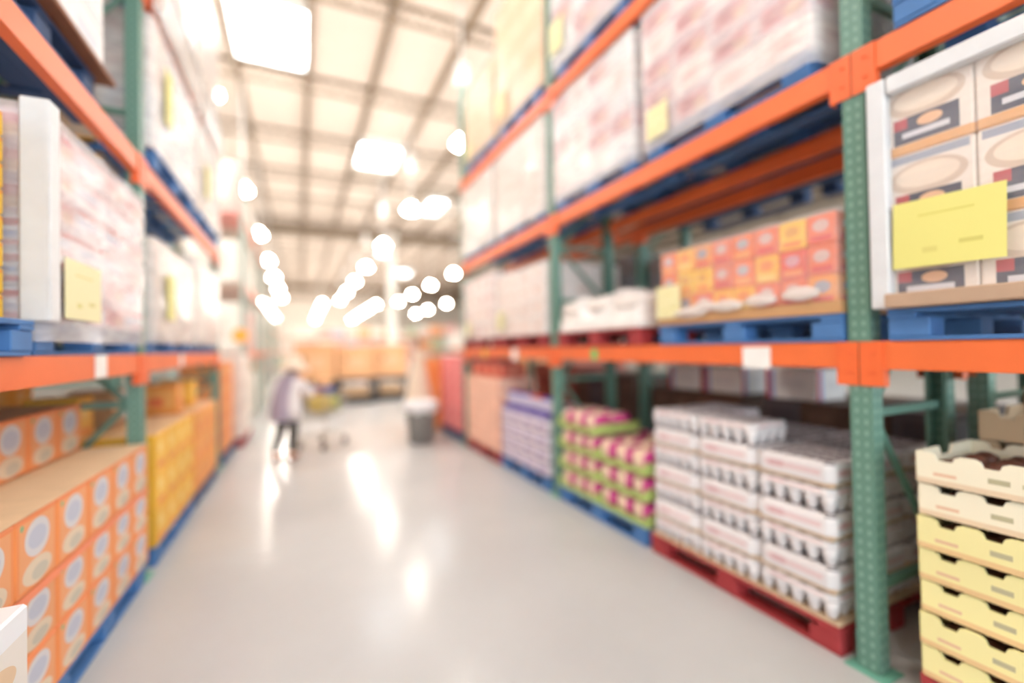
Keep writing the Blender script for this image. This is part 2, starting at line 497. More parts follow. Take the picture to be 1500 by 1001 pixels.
def film_mesh(sx, sy, h, amp=.014, seed=0, bulge=0.0):
    bm = bmesh.new()
    c = .03
    per = []
    def seg(a, b, n):
        for k in range(n): per.append((Vector(a) * (1 - k / n) + Vector(b) * (k / n)))
    X, Y = sx / 2, sy / 2
    nx, ny = 14, 16
    seg((-X, -Y + c), (-X, Y - c), ny); seg((-X, Y - c), (-X + c, Y), 1); seg((-X + c, Y), (X - c, Y), nx); seg((X - c, Y), (X, Y - c), 1)
    seg((X, Y - c), (X, -Y + c), ny); seg((X, -Y + c), (X - c, -Y), 1); seg((X - c, -Y), (-X + c, -Y), nx); seg((-X + c, -Y), (-X, -Y + c), 1)
    rows = 14
    R = []
    for j in range(rows + 1):
        z = h * j / rows
        ring = []
        for p in per:
            nn = noise.noise(Vector((p.x * 2.2 + seed * 7, p.y * 2.2, z * 6 + p.y * 2.5)))
            n2 = noise.noise(Vector((p.x * 6, p.y * 6 + seed * 3, z * 2)))
            d = abs(nn) * amp + max(0, n2) * amp * .7
            if 0 < bulge: d += bulge * sin(pi * j / rows)
            dirv = Vector((p.x / X, p.y / Y)); dirv = Vector((dirv.x if abs(dirv.x) > .93 else 0, dirv.y if abs(dirv.y) > .93 else 0))
            q = p + (dirv.normalized() * d if dirv.length else Vector((0, 0)))
            ring.append(bm.verts.new((q.x, q.y, z)))
        R.append(ring)
    n = len(per)
    for a, b in zip(R, R[1:]):
        for k in range(n): bm.faces.new((a[k], a[(k + 1) % n], b[(k + 1) % n], b[k]))
    cap = [bm.verts.new((v.co.x * .94, v.co.y * .94, h + .006)) for v in R[-1]]
    for k in range(n): bm.faces.new((R[-1][k], R[-1][(k + 1) % n], cap[(k + 1) % n], cap[k]))
    bm.faces.new(cap)
    return finish(bm, 'film', True, False)

def placard_mat(name, col):
    return print_mat(name, col, [('r', .5, .76, .5, .025, 'd2cb6a'), ('r', .72, .30, .2, .06, 'cdc66c'), ('r', .36, .24, .14, .08, 'd6cf78')], jitter=0)
YEL = placard_mat('yellow paper sheet', 'e2dd84')
CRM = placard_mat('pale yellow paper sheet', 'ece6b4')

def load(name, label, xf, y0, y1, z0, z1, s, nc, nl, mats, film=FILM, depth=.98, signs=(), group='wrapped pallet loads', seed=0, amp=.014, boards=None, skirt=0, part='carton', rows=3, gap=.004, near=None):
    """stack of cartons on a pallet; s=+1 body towards +x.  front row, both end columns and the top layer are built"""
    yc, xc = (y0 + y1) / 2, xf + s * depth / 2
    t = thing(name, label, 'pallet load', (xc, yc, z0), 0, group)
    W_, D_, H_ = (y1 - y0) / nc, depth / rows, (z1 - z0) / nl
    me = cbox(D_ - gap, W_ - gap, H_ - .002, .007)
    for l in range(nl):
        for c in range(nc):
            for r in range(rows):
                if r and c not in (0,) and not (l == nl - 1 and c < nc): continue
                m = mats[(random.randrange(len(mats)))] if len(mats) > 1 else mats[0]
                if near and r and c == 0: m = near
                link(part, me, m, t, (-s * depth / 2 + s * (r + .5) * D_, y0 - yc + (c + .5) * W_, l * H_))
    if film:
        link('stretch_film', film_mesh(depth + .02, y1 - y0 + .02, z1 - z0 + skirt + .01, amp, seed), film, t, (0, 0, -skirt))
    for sg in signs:
        (yy, zz, w_, h_, m) = sg[:5]
        tilt = sg[5] if len(sg) > 5 else 0
        o = link('paper_sheet', cbox(.003, w_, h_, 0), m, t, (-s * (depth / 2 + .036), yy - yc, zz - z0 - h_ / 2), (tilt, 0, 0))
        o['label'] = 'yellow paper sheet taped to the load'
    if boards:
        bt = .012
        fx = -s * (depth / 2 + .022)
        hh = z1 - z0
        for (nmb, size, loc) in boards(fx, y0 - yc, y1 - yc, hh):
            link(nmb, cbox(*size, .006), mat('tan board', 'b89c84', .7) if nmb == 'base_sheet' else mat('white foam edge', 'd9dcdf', .45), t, loc)
    return t

# printed cartons
oats = print_mat('oats carton print', 'e9ddd2', [('r', .5, .93, .9, .1, '9aa0b0'), ('e', .5, .66, .86, .42, 'cfb8a4'), ('e', .5, .68, .7, .30, 'ead8c4'), ('r', .5, .30, .72, .34, '2a2c48'), ('r', .22, .40, .16, .14, 'b8303a'), ('e', .55, .37, .28, .14, 'e8b48a'), ('r', .5, .24, .52, .07, 'd8d6dc'), ('r', .5, .06, 1.0, .13, 'e2a45e')])
redw = print_mat('red and white carton print', 'e2ccd2', [('r', .5, .5, .8, .62, 'd4727e'), ('e', .36, .55, .44, .44, 'b8324a'), ('r', .70, .35, .3, .34, 'dcae88'), ('r', .5, .92, 1, .12, 'cbb4c4')])
redb = print_mat('red and blue carton print', 'e4e6ee', [('r', .5, .78, 1, .2, 'c83a4a'), ('r', .4, .45, .7, .16, '8fa2d0'), ('r', .6, .2, .6, .16, 'd8828c')])
pale = print_mat('pale carton print', 'f4eae4', [('r', .5, .5, .7, .5, 'f0dfd6'), ('r', .5, .9, 1, .08, 'e2d0c6'), ('r', .4, .5, .3, .2, 'e6c2b6')])
palep = print_mat('pale pink carton print', 'f4e8e4', [('r', .5, .5, .6, .6, 'efd8d2'), ('e', .5, .5, .4, .4, 'e4bab4')])
peachb = print_mat('kraft peach carton print', 'ecc8a0', [('r', .5, .5, .7, .3, 'f0d4b2'), ('r', .5, .93, 1, .06, 'd9b084')], top='d9b890')
whit = print_mat('white carton print', 'eeeeee', [('r', .5, .5, .6, .3, 'dadde6'), ('r', .5, .15, 1, .06, 'c8ccd8')])
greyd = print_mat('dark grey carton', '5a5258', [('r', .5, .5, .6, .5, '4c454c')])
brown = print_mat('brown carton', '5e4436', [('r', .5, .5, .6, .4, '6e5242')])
kraft = print_mat('kraft carton', 'c9a27a', [('r', .5, .5, .04, 1, 'd9bb94')], top='d0ad86')
ybr = print_mat('yellow red carton print', 'f0c23a', [('r', .5, .55, .8, .14, 'c8402e'), ('r', .5, .25, .6, .16, '4a4238'), ('r', .5, .85, 1, .08, 'e88a3a')])
snack = [print_mat('snack carton %d' % i, b, [('e', .5, .62, .55, .4, c), ('r', .5, .2, .7, .2, d)]) for i, (b, c, d) in enumerate(
    [('ef7a3c', 'b9b4b8', 'f0a860'), ('f2b13a', 'e88a34', 'f6d070'), ('e05a40', 'd8a0a8', 'f09a60'), ('ee9a4a', '9fa0ac', 'e25a48'), ('e87850', 'd8b8b0', 'd84a40'), ('f4c244', 'dca040', 'f08a3c')])]

ldR = []
PH = .135
# --- right racking, lowest shelf
pallet(2.80, .50, Z1 + .001, PB, 'blue pallet under the oat cartons on the near right shelf')
def oat_boards(fx, a, b, h):
    return [('edge_board', (.05, .07, h + .016), (fx, b - .0, 0)), ('edge_board', (.05, b - a - .08, .075), (fx, -.0, h - .06)), ('edge_board', (.12, .03, h + .016), (fx + .09, b + .02, 0)), ('base_sheet', (.07, b - a + .02, .06), (fx - .006, -.03, .0))]
load('wrapped_carton_load', 'oat cartons with white edge boards and a yellow sheet on the near right shelf', 2.30, -.10, 1.10, Z1 + PH + .003, 2.60, 1, 4, 3, [oats], FILML, .96, [(.885, 1.93, .34, .27, YEL, .02)], seed=1, boards=oat_boards)
pallet(2.80, 1.88, Z1 + .001, PB, 'blue pallet under the orange and yellow snack cartons on the right shelf')
lo = load('tray_of_snack_cartons', 'orange, yellow and red snack cartons on a cardboard tray on the right shelf', 2.31, 1.30, 2.46, Z1 + PH + .045, 2.13, 1, 8, 3, snack, FILML, .94, [(2.36, 1.79, .22, .22, CRM)], seed=2, rows=4)
link('cardboard_tray', cbox(.97, 1.20, .04, .004), mat('kraft board', 'c79a6c', .7), lo, (0, 0, -.043))
bm = bmesh.new(); add_box(bm, (-.485, 0, .03), (.006, 1.2, .06)); add_box(bm, (0, -.6, .03), (.97, .006, .06)); add_box(bm, (0, .6, .03), (.97, .006, .06))
link('tray_lip', finish(bm, 'lip'), mat('kraft board', 'c79a6c', .7), lo, (0, 0, -.043))
bm = bmesh.new()
for yy, zz, rr in ((.18, .03, .05), (.3, .0, .07), (.02, .02, .06), (-.2, .03, .05), (-.42, .04, .05)):
    add_lathe(bm, [(.01, -.03), (rr, -.015), (rr * 1.1, .015), (.02, .04)], 10, .4, 1.8, (-.5, yy, zz + .02))
link('bunched_film', finish(bm, 'bunch', True), FILMH, lo)
pallet(2.80, 3.28, Z1 + .001, PR, 'red pallet under the low white wrapped bundle on the right shelf')
# soft bundle of sacks under film
t = thing('wrapped_sack_bundle', 'low white film-wrapped bundle of sacks on a red pallet', 'bundle', (2.80, 3.28, Z1 + PH + .002))
def sack_mesh(lx, ly, lz, seed):
    bm = bmesh.new()
    bmesh.ops.create_uvsphere(bm, u_segments=20, v_segments=12, radius=1)
    for v in bm.verts:
        d = v.co.normalized()
        k = lambda a: math.copysign(abs(a) ** .55, a)
        nn = noise.noise(d * 2.5 + Vector((seed, 0, 0))) * .12
        v.co = Vector((k(d.x) * lx / 2, k(d.y) * ly / 2, (k(d.z) * .5 + .5) * lz)) * 1.0
        v.co.x *= 1 + nn; v.co.y *= 1 + nn * .5; v.co.z *= 1 + nn
    return finish(bm, 'sack', True)
SACK = mat('white sack paper', 'e9e2dc', .6, var=.05)
for i in range(3):
    for j in range(2):
        for k in range(2):
            if k == 1 and i == 0: pass
            link('sack', sack_mesh(.48, .42, .155, i * 7 + j * 3 + k), SACK, t, (-.24 + j * .48, -.40 + i * .4, k * (.13 if i else .12)))
bm = bmesh.new(); G = []
NX, NY = 16, 24
for i in range(NX + 1):
    row = []
    for j in range(NY + 1):
        u, v = i / NX * 2 - 1, j / NY * 2 - 1
        e = max(abs(u), abs(v))
        hgt = .30 + .045 * noise.noise(Vector((u * 2.1, v * 3.2, 4.7))) + .03 * noise.noise(Vector((u * 5, v * 8, 1.2)))
        drop = min(1.0, (1 - e) / .13)
        z = hgt * (drop ** .5) if e < 1 else 0.0
        row.append(bm.verts.new((u * .50 + .012 * noise.noise(Vector((v * 6, z * 9, 2))), v * .625, z + .004)))
    G.append(row)
for i in range(NX):
    for j in range(NY): bm.faces.new((G[i][j], G[i + 1][j], G[i + 1][j + 1], G[i][j + 1]))
link('draped_film', finish(bm, 'drape', True, False), film_mat('white draped film', .6, 1.0, 'f4efec'), t)
for k, (a, b, zt, nmz, m2, sg) in enumerate(((4.12, 5.38, 2.40, 'near', pale, [(5.2, 1.83, .2, .22, CRM)]), (5.46, 6.66, 2.50, 'far', palep, [(6.4, 1.78, .16, .2, CRM)]))):
    pallet(2.80, (a + b) / 2, Z1 + .001, PR, 'red pallet under the pale wrapped load, %s half of the far right low shelf' % nmz)
    load('wrapped_carton_load', 'pale wrapped carton load on the low far right shelf, %s of the two' % nmz, 2.30, a, b, Z1 + PH + .003, zt, 1, 4, 4, [m2, pale], FILML, .96, sg, seed=20 + k)
# --- right racking, middle shelf
pallet(2.80, .45, Z2 + .001, PB, 'blue pallet overhead on the near right middle shelf')
load('wrapped_carton_load', 'white wrapped load with a yellow sheet overhead at the right picture edge', 2.31, -.16, 1.06, Z2 + PH + .003, 3.90, 1, 4, 4, [whit, redb], FILM, .96, [(.96, 3.12, .2, .2, YEL)], seed=30)
for k, (a, b, zt, lb, ms, sg, pl) in enumerate((
    (1.38, 2.60, 3.90, 'wrapped load of red and white cartons above the snack cartons', [redw, redw, palep], [(2.42, 3.06, .20, .22, CRM)], 'above the snack cartons'),
    (2.70, 3.90, 3.90, 'wrapped load of red and white cartons above the white sack bundle', [redw, palep, whit], [], 'above the white sack bundle'),
    (4.10, 5.38, 3.90, 'pale wrapped load on the far right middle shelf, nearer of the two', [pale, palep], [], 'under the nearer pale load, far bay'),
    (5.48, 6.66, 3.90, 'pale wrapped load on the far right middle shelf, further of the two', [palep, pale, whit], [], 'under the further pale load, far bay'))):
    pallet(2.78, (a + b) / 2, Z2 + .001, PB, 'blue pallet on the right middle shelf %s' % pl, .94, 1.16)
    load('wrapped_carton_load', lb, 2.30, a, b, Z2 + PH + .003, zt, 1, 4, 5, ms, FILM if k < 2 else FILMH, .96, sg, seed=40 + k, amp=.02, skirt=.085, near=greyd if k == 0 else None)  # near-end cartons take dark grey: shade on that face put into colour
# --- right racking, top shelf
for k, (a, b, zt, lb, ms, sg, fl, pl) in enumerate((
    (1.38, 2.60, 5.4, 'white wrapped load on the top right shelf, nearest the viewer', [whit], [], FILM, 'nearest the viewer'),
    (2.70, 3.90, 5.4, 'white wrapped load with a pale yellow sheet on the top right shelf', [whit, redw], [(3.75, 4.5, .24, .3, CRM)], FILM, 'under the load with a pale sheet'),
    (4.10, 5.32, 5.75, 'tall kraft carton load on the top right shelf, nearer of the two', [peachb], [(5.1, 4.5, .25, .3, CRM)], FILML, 'under the nearer kraft carton load'),
    (5.42, 6.50, 5.30, 'kraft carton load on the top right shelf, further of the two', [peachb], [(6.3, 4.4, .2, .2, CRM)], FILML, 'under the further kraft carton load'))):
    pallet(2.78, (a + b) / 2, Z3 + .001, PB, 'blue pallet on the top right shelf %s' % pl, .94, 1.04)
    load('wrapped_carton_load', lb, 2.30, a, b, Z3 + PH + .003, zt, 1, 3, 4, ms, fl, .96, sg, seed=50 + k, skirt=.085)
# --- rear right racking (seen through the gaps)
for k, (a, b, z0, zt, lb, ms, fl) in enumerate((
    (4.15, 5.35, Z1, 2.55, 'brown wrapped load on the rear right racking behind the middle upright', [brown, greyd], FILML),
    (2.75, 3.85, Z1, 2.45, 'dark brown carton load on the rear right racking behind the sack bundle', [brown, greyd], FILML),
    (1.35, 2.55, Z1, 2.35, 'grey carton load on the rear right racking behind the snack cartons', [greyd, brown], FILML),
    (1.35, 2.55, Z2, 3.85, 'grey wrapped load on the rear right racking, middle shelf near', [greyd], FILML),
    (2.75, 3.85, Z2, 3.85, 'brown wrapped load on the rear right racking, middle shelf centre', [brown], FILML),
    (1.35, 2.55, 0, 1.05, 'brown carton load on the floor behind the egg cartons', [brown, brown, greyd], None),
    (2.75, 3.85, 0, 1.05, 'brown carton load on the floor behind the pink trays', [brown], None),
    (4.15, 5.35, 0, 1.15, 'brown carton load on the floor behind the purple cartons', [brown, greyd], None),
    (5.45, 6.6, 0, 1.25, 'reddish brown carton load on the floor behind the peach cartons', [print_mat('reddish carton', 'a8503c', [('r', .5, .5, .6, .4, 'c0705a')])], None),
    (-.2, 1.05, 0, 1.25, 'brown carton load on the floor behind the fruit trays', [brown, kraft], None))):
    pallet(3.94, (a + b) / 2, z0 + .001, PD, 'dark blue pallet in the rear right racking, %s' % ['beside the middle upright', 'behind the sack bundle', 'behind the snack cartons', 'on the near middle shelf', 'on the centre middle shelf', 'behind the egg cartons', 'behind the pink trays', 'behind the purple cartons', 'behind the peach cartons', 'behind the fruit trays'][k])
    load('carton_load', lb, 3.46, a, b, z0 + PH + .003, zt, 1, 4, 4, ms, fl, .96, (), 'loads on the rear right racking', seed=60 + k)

WRB = print_mat('white carton with red and blue ends', 'eceae8', [('r', .06, .5, .10, 1, 'c8303a'), ('r', .16, .5, .08, 1, '9aa8d8'), ('r', .55, .5, .5, .3, 'e0dede')])
for k, y in enumerate((2.33, 2.97, 3.42)):
    o = link('carton', cbox(.36, .42, .24, .008), WRB, None, (3.66, y, [1.254, 1.154, 1.154][k]))
    o.location.z = [1.0535, 1.0535, 1.0535][k]
    tag(o, 'white carton with red and blue ends behind the egg stack, %s from the viewer' % ORD[k], 'carton', 'white cartons behind the egg stack')
# ------------------------------------------------------------------ right floor goods
# egg cartons
pallet(2.81, 1.97, 0, PR, 'red pallet under the stacked egg cartons', 1.02, 1.28)
KB = mat('kraft slip sheet', 'cdb394', .7)
o = link('slip_sheet', cbox(1.0, 1.27, .014, .002), KB, None, (2.81, 1.97, PH + .001))
tag(o, 'kraft cardboard sheet between red pallet and egg cartons', 'sheet')
EGGL = print_mat('egg carton lid print', 'e6e2e3', [('r', .5, .45, .72, .22, 'e4c8ca'), ('r', .3, .45, .2, .3, 'd8b0b4')], rough=.5, top='75686a')
EGGB = mat('egg carton cups', 'e2dedf', .6, var=.04)
EW, ED, EH = .415, .325, .128
bm = bmesh.new()
for i in range(5):
    for j in range(4):
        add_lathe(bm, [(.016, 0), (.024, .010), (.033, .050), (.0375, .084)], 10, c=(-ED / 2 + ED * (j + .5) / 4, -EW / 2 + EW * (i + .5) / 5, 0))
ME_CUPS = finish(bm, 'cups', True)
bm = bmesh.new()
sx, sy = ED - .006, EW - .006
prof = [(1, .083), (1, .09), (.985, .092), (.965, .110), (.93, .117), (.86, .119)]
R = []
for k, z in prof:
    c = .03
    X, Y = sx / 2 - (1 - k) * .15, sy / 2 - (1 - k) * .15
    pts = [(-X, -Y + c), (-X + c, -Y), (X - c, -Y), (X, -Y + c), (X, Y - c), (X - c, Y), (-X + c, Y), (-X, Y - c)]
    R.append([bm.verts.new((p[0], p[1], z)) for p in pts])
for a, b in zip(R, R[1:]):
    for k in range(8): bm.faces.new((a[k], a[(k + 1) % 8], b[(k + 1) % 8], b[k]))
bm.faces.new(R[0][::-1]); bm.faces.new(R[-1])
for i in range(5):
    for j in range(4):
        add_lathe(bm, [(.034, .1185), (.028, .123), (.012, .1268)], 8, c=(-ED / 2 + ED * (j + .5) / 4 * .96 + .006, -EW / 2 + EW * (i + .5) / 5, 0))
ME_LID = finish(bm, 'lid')
ME_CUPS2 = cbox(ED - .012, EW - .008, .016, .004)
bm = bmesh.new()
for z0_, z1_, k0, k1 in ((.0165, .088, .0, .0), (.088, .108, .0, .006), (.108, .119, .006, .02)):
    pass
R = []
for k, z in ((.004, .0165), (.0, .024), (.0, .09), (.006, .108), (.02, .119)):
    c = .035; X, Y = sx / 2 - k, sy / 2 + .001 - k
    R.append([bm.verts.new((p[0], p[1], z)) for p in [(-X, -Y + c), (-X + c, -Y), (X - c, -Y), (X, -Y + c), (X, Y - c), (X - c, Y), (-X + c, Y), (-X, Y - c)]])
for a, b in zip(R, R[1:]):
    for k in range(8): bm.faces.new((a[k], a[(k + 1) % 8], b[(k + 1) % 8], b[k]))
bm.faces.new(R[0][::-1]); bm.faces.new(R[-1])
for i in range(5):
    for j in range(4):
        add_lathe(bm, [(.034, .1185), (.028, .123), (.012, .1268)], 8, c=(-ED / 2 + ED * (j + .5) / 4 * .96 + .006, -EW / 2 + EW * (i + .5) / 5, 0))
ME_LID2 = finish(bm, 'lid')
ez0 = PH + .016
LN = layers(7)
for l in range(7):
    for c in range(3):
        for r in range(3):
            if l < 5 and r and c: continue
            if l == 6 and (c == 0 or r == 2 or (c == 1 and r)): continue
            x = 2.305 + ED * (r + .5) + random.uniform(-.003, .003) + .004 * r; y = 1.345 + (EW + .002) * (c + .5)
            pos = ['near', 'middle', 'far'][c]
            rw = ['front row', 'second row', 'rear row'][r]
            t = thing('egg_carton', 'pale egg carton, %s layer of the stack, %s column, %s' % (LN[l], pos, rw), 'egg carton', (x, y, ez0 + l * EH), random.uniform(-.003, .003), 'stacked egg cartons')
            if l % 2: link('base_tray', ME_CUPS2, KB, t); link('lid', ME_LID2, EGGL, t)
            else: link('cup_tray', ME_CUPS, EGGB, t); link('lid', ME_LID, EGGL, t)

# pink produce trays
pallet(2.80, 3.29, 0, PB, 'blue pallet under the green trays of pink produce bags', 1.0, 1.24)
TRAYG = mat('green tray card', 'b7cc78', .5, var=.06)
BAGC = print_mat('produce bag print', 'f2d9bf', [], rough=.35)
def bag_mat():
    m, nt, p = new_mat('cream and magenta produce bag')
    tc = nt.nodes.new('ShaderNodeTexCoord'); sp = nt.nodes.new('ShaderNodeSeparateXYZ')
    nt.links.new(tc.outputs['Object'], sp.inputs[0])
    nz = nt.nodes.new('ShaderNodeTexNoise'); nz.inputs['Scale'].default_value = 14
    nt.links.new(tc.outputs['Object'], nz.inputs['Vector'])
    a = mth(nt, 'ADD', sp.outputs[1], mth(nt, 'MULTIPLY', nz.outputs['Fac'], .06))
    k = mth(nt, 'LESS_THAN', a, -.018)
    c = mix(nt, nz.outputs['Fac'], hexc('f4e4cc'), hexc('efc4ac'))
    nt.links.new(mix(nt, k, c, hexc('d0408e')), p.inputs['Base Color'])
    p.inputs['Roughness'].default_value = .3
    return m
BAG = bag_mat()
bm = bmesh.new()
TW, TD, TH = .62, .48, .04
add_box(bm, (0, 0, .006), (TD, TW, .012))
for s in (-1, 1):
    add_prism(bm, [(-TW / 2, 0), (TW / 2, 0), (TW / 2, TH + .025), (TW / 2 - .03, TH + .025), (TW / 2 - .05, TH), (-TW / 2 + .05, TH), (-TW / 2 + .03, TH + .025), (-TW / 2, TH + .025)], 0, s * TD / 2 - .004, s * TD / 2 + .004)
    add_prism(bm, [(-TD / 2, 0), (TD / 2, 0), (TD / 2, TH + .05), (-TD / 2, TH + .05)], 1, s * TW / 2 - .004, s * TW / 2 + .004)
ME_TRAY = finish(bm, 'tray')
BAGM = [sack_mesh(.20, .19, .155, 3.3), sack_mesh(.19, .195, .15, 8.1)]
LNp = ['bottom', 'second', 'third', 'top']
for l in range(4):
    for c in range(2):
        for r in range(2):
            if l == 3 and (c == 0 or r == 1): continue
            if l < 2 and r and c: continue
            x = 2.31 + (TD + .012) * (r + .5); y = 2.66 + (TW + .012) * (c + .5); z = PH + .003 + l * .195
            pc = ['near', 'far'][c]; pr = ['front', 'rear'][r]
            t = tag(link('produce_tray', ME_TRAY, TRAYG, None, (x, y, z)), 'light green produce tray, %s layer, %s end, %s row of the pallet' % (LNp[l], pc, pr), 'tray', 'green produce trays')
            for k in range(3):
                for q in range(2):
                    if q == 1 and not (l >= 2 or (l == 3)): continue
                    if r == 1 and q == 1: continue
                    bx, by = x - TD / 2 + .115 + q * .21, y - TW / 2 + .108 + k * .202
                    o = link('produce_bag', BAGM[(k + l) % 2], BAG, None, (bx, by, z + .0135), (0, 0, random.uniform(-.12, .12)))
                    tag(o, 'cream magenta produce bag, %s in the %s line, %s-layer %s %s tray' % (ORD[k], ['front', 'back'][q], LNp[l], pc, pr), 'produce bag', 'produce bags in green trays')

# purple / white cartons
def stack(name, base, m, xf, s, ys0, cw, nc, depth, zs, what, ref, cat='carton', group=None, rows=1, gap=.004, skip=None):
    """rows of cartons: zs = layer boundaries; every carton is its own thing"""
    LNs = layers(len(zs) - 1)
    for l in range(len(zs) - 1):
        for c in range(nc):
            for r in range(rows):
                if skip and skip(l, c, r): continue
                me = cbox(depth - gap, cw - gap, zs[l + 1] - zs[l] - .002, .007)
                mm = m(l, c, r) if callable(m) else m
                lb = '%s, %s layer, %s from the %s' % (what, LNs[l], ORD[c], ref)
                if rows > 1: lb += ', ' + ['front row', 'second row', 'third row'][r]
                o = link(name, me, mm, None, (xf + s * (depth * (r + .5)), ys0 + cw * (c + .5), zs[l]))
                tag(o, lb, cat, group or base)
PURP = print_mat('white and purple carton print', 'e2dbe6', [('r', .5, .06, 1, .13, '6a2850'), ('r', .5, .45, .74, .34, 'b4a8cc'), ('r', .35, .47, .2, .22, '7a6ab0'), ('r', .7, .47, .2, .2, 'd0a8b8'), ('r', .5, .95, 1, .1, 'cfc6da')])
pallet(2.80, 4.73, 0, PB, 'blue pallet under the white and purple cartons')
stack('carton', '', PURP, 2.31, 1, 4.13, .30, 4, .49, [PH + .003 + .15 * k for k in range(5)], 'white and purple carton', 'near end', group='white and purple cartons', rows=2)
PUB = print_mat('purple display tray print', '5a48a8', [('r', .5, .5, .5, .5, '7a68c0')])
for c in range(3):
    t = tag(link('display_tray', cbox(.46, .37, .06, .005), PUB, None, (2.56, 4.34 + .39 * c, PH + .605)), 'purple display tray on the white and purple cartons, %s from the near end' % ORD[c], 'tray', 'purple display trays')
    for k in range(3):
        red = (c == 0 and k == 2) or (c == 1 and k == 0)
        o = link('jar', None, None, None, (2.42, 4.225 + .39 * c + .115 * k, PH + .667))
        bpy.data.objects.remove(o)
        j = thing('snack_jar', '%s-lidded pale jar, %s in the %s purple display tray' % ('red' if red else 'purple', ORD[k], ORD[c]), 'jar', (2.42, 4.225 + .39 * c + .115 * k, PH + .667), 0, 'jars in the purple trays')
        bm = bmesh.new(); add_lathe(bm, [(.045, 0), (.052, .008), (.052, .11), (.042, .125)], 14)
        link('body', finish(bm, 'jar', True), mat('jar pale', 'd9d2e4' if not red else 'e8746c', .3), j)
        bm = bmesh.new(); add_lathe(bm, [(.046, .125), (.046, .15), (.04, .155)], 14)
        link('lid', finish(bm, 'lid', True), mat('jar lid red', 'e23b34', .35) if red else mat('jar lid purple', '5c48b4', .35), j)

# peach cartons
PEA = print_mat('peach carton print', 'f2bfa6', [('r', .5, .5, .8, .45, 'f6d8c4'), ('r', .5, .08, 1, .12, 'e8987e'), ('e', .5, .5, .3, .3, 'f0a890')])
pallet(2.80, 6.03, 0, PR, 'red pallet under the peach cartons', 1.0, 1.26)
stack('carton', '', PEA, 2.31, 1, 5.41, .31, 4, .49, [PH + .003 + .137 * k for k in range(8)], 'peach and white carton', 'near end', group='peach cartons', rows=1)
REDS = print_mat('red bag print', 'cf5a48', [('r', .5, .5, .6, .5, 'e08a70')])
for k in range(4):
    o = link('carton', cbox(.34, .27, .20, .01), REDS, None, (2.56, 5.58 + .31 * k, PH + .003 + .137 * 7 + .001), (0, 0, random.uniform(-.12, .12)))
    tag(o, 'reddish brown carton on top of the peach cartons, %s from the near end' % ORD[k], 'carton', 'reddish cartons on the peach stack')
# pink red stack past the end upright
PNK = print_mat('pink red carton print', 'ea7a80', [('r', .5, .5, .8, .4, 'f0a09c'), ('r', .5, .92, 1, .1, 'f2b8b0'), ('r', .3, .5, .3, .25, 'd84a5a')])
pallet(2.83, 7.56, 0, PD, 'dark blue pallet under the pink red cartons past the end upright', 1.0, 1.22)
stack('carton', '', PNK, 2.34, 1, 6.96, .40, 3, .49, [PH + .003 + .207 * k for k in range(7)], 'pink and red carton', 'near end', group='pink red cartons', rows=2, skip=lambda l, c, r: r and c)
# tall orange cardboard bin
ORB = print_mat('orange kraft bin', 'ee9656', [('r', .5, .5, .5, .3, 'f2a468')], top='8a5a34')
t = thing('cardboard_bin', 'tall orange brown cardboard bin beside the pink red cartons', 'bin', (2.42, 8.72, 0))
bm = bmesh.new()
for s in (-1, 1):
    add_box(bm, (s * .29, 0, .66), (.02, .8, 1.32)); add_box(bm, (0, s * .39, .66), (.56, .02, 1.32))
link('sleeve', finish(bm, 'sleeve'), ORB, t)
link('lid', cbox(.64, .84, .08, .006), ORB, t, (0, 0, 1.25))

# fruit trays at the right picture edge
pallet(2.80, .42, 0, PR, 'red pallet under the yellow fruit trays at the right picture edge')
def fruit_tray_mat(name, b, st):
    return print_mat(name, b, [('r', .5, .09, 1.2, .18, st), ('r', .42, .44, .10, .16, 'b8b290'), ('r', .55, .44, .06, .12, 'c8c29c'), ('r', .80, .34, .16, .12, 'dfb08e'), ('r', .16, .34, .12, .1, 'e0b898')], rough=.6)
FTY = fruit_tray_mat('yellow fruit tray card', 'efe6a6', 'e6c48e'); FTC = fruit_tray_mat('cream fruit tray card', 'efe8cf', 'e3cdae')
FW, FD, FH = .58, .45, .124
bm = bmesh.new()
add_box(bm, (0, 0, .006), (FD, FW, .012))
a, b = FW / 2, FH
for s in (-1, 1):
    prof = [(-a, 0), (a, 0), (a, b)]
    for yc_ in (.20, .067, -.067, -.20):
        prof += [(yc_ + .046, b), (yc_ + .030, b - .008), (yc_ + .022, b - .028), (yc_ - .022, b - .028), (yc_ - .030, b - .008), (yc_ - .046, b)]
    prof += [(-a, b)]
    add_prism(bm, prof, 0, s * FD / 2 - .006 - .001, s * FD / 2 + .006 - .001)
    add_prism(bm, [(-FD / 2, 0), (FD / 2, 0), (FD / 2, b), (.06, b), (.04, b - .04), (-.04, b - .04), (-.06, b), (-FD / 2, b)], 1, s * FW / 2 - .006, s * FW / 2 + .006)
ME_FT = finish(bm, 'fruit_tray')
FRU = mat('dark fruit skin', '6b4030', .45, var=.3, scale=20)
bm = bmesh.new(); add_lathe(bm, [(.008, .004), (.03, .012), (.044, .04), (.04, .062), (.018, .078), (.006, .076)], 12)
ME_FR = finish(bm, 'fruit', True)
LNf = layers(7)
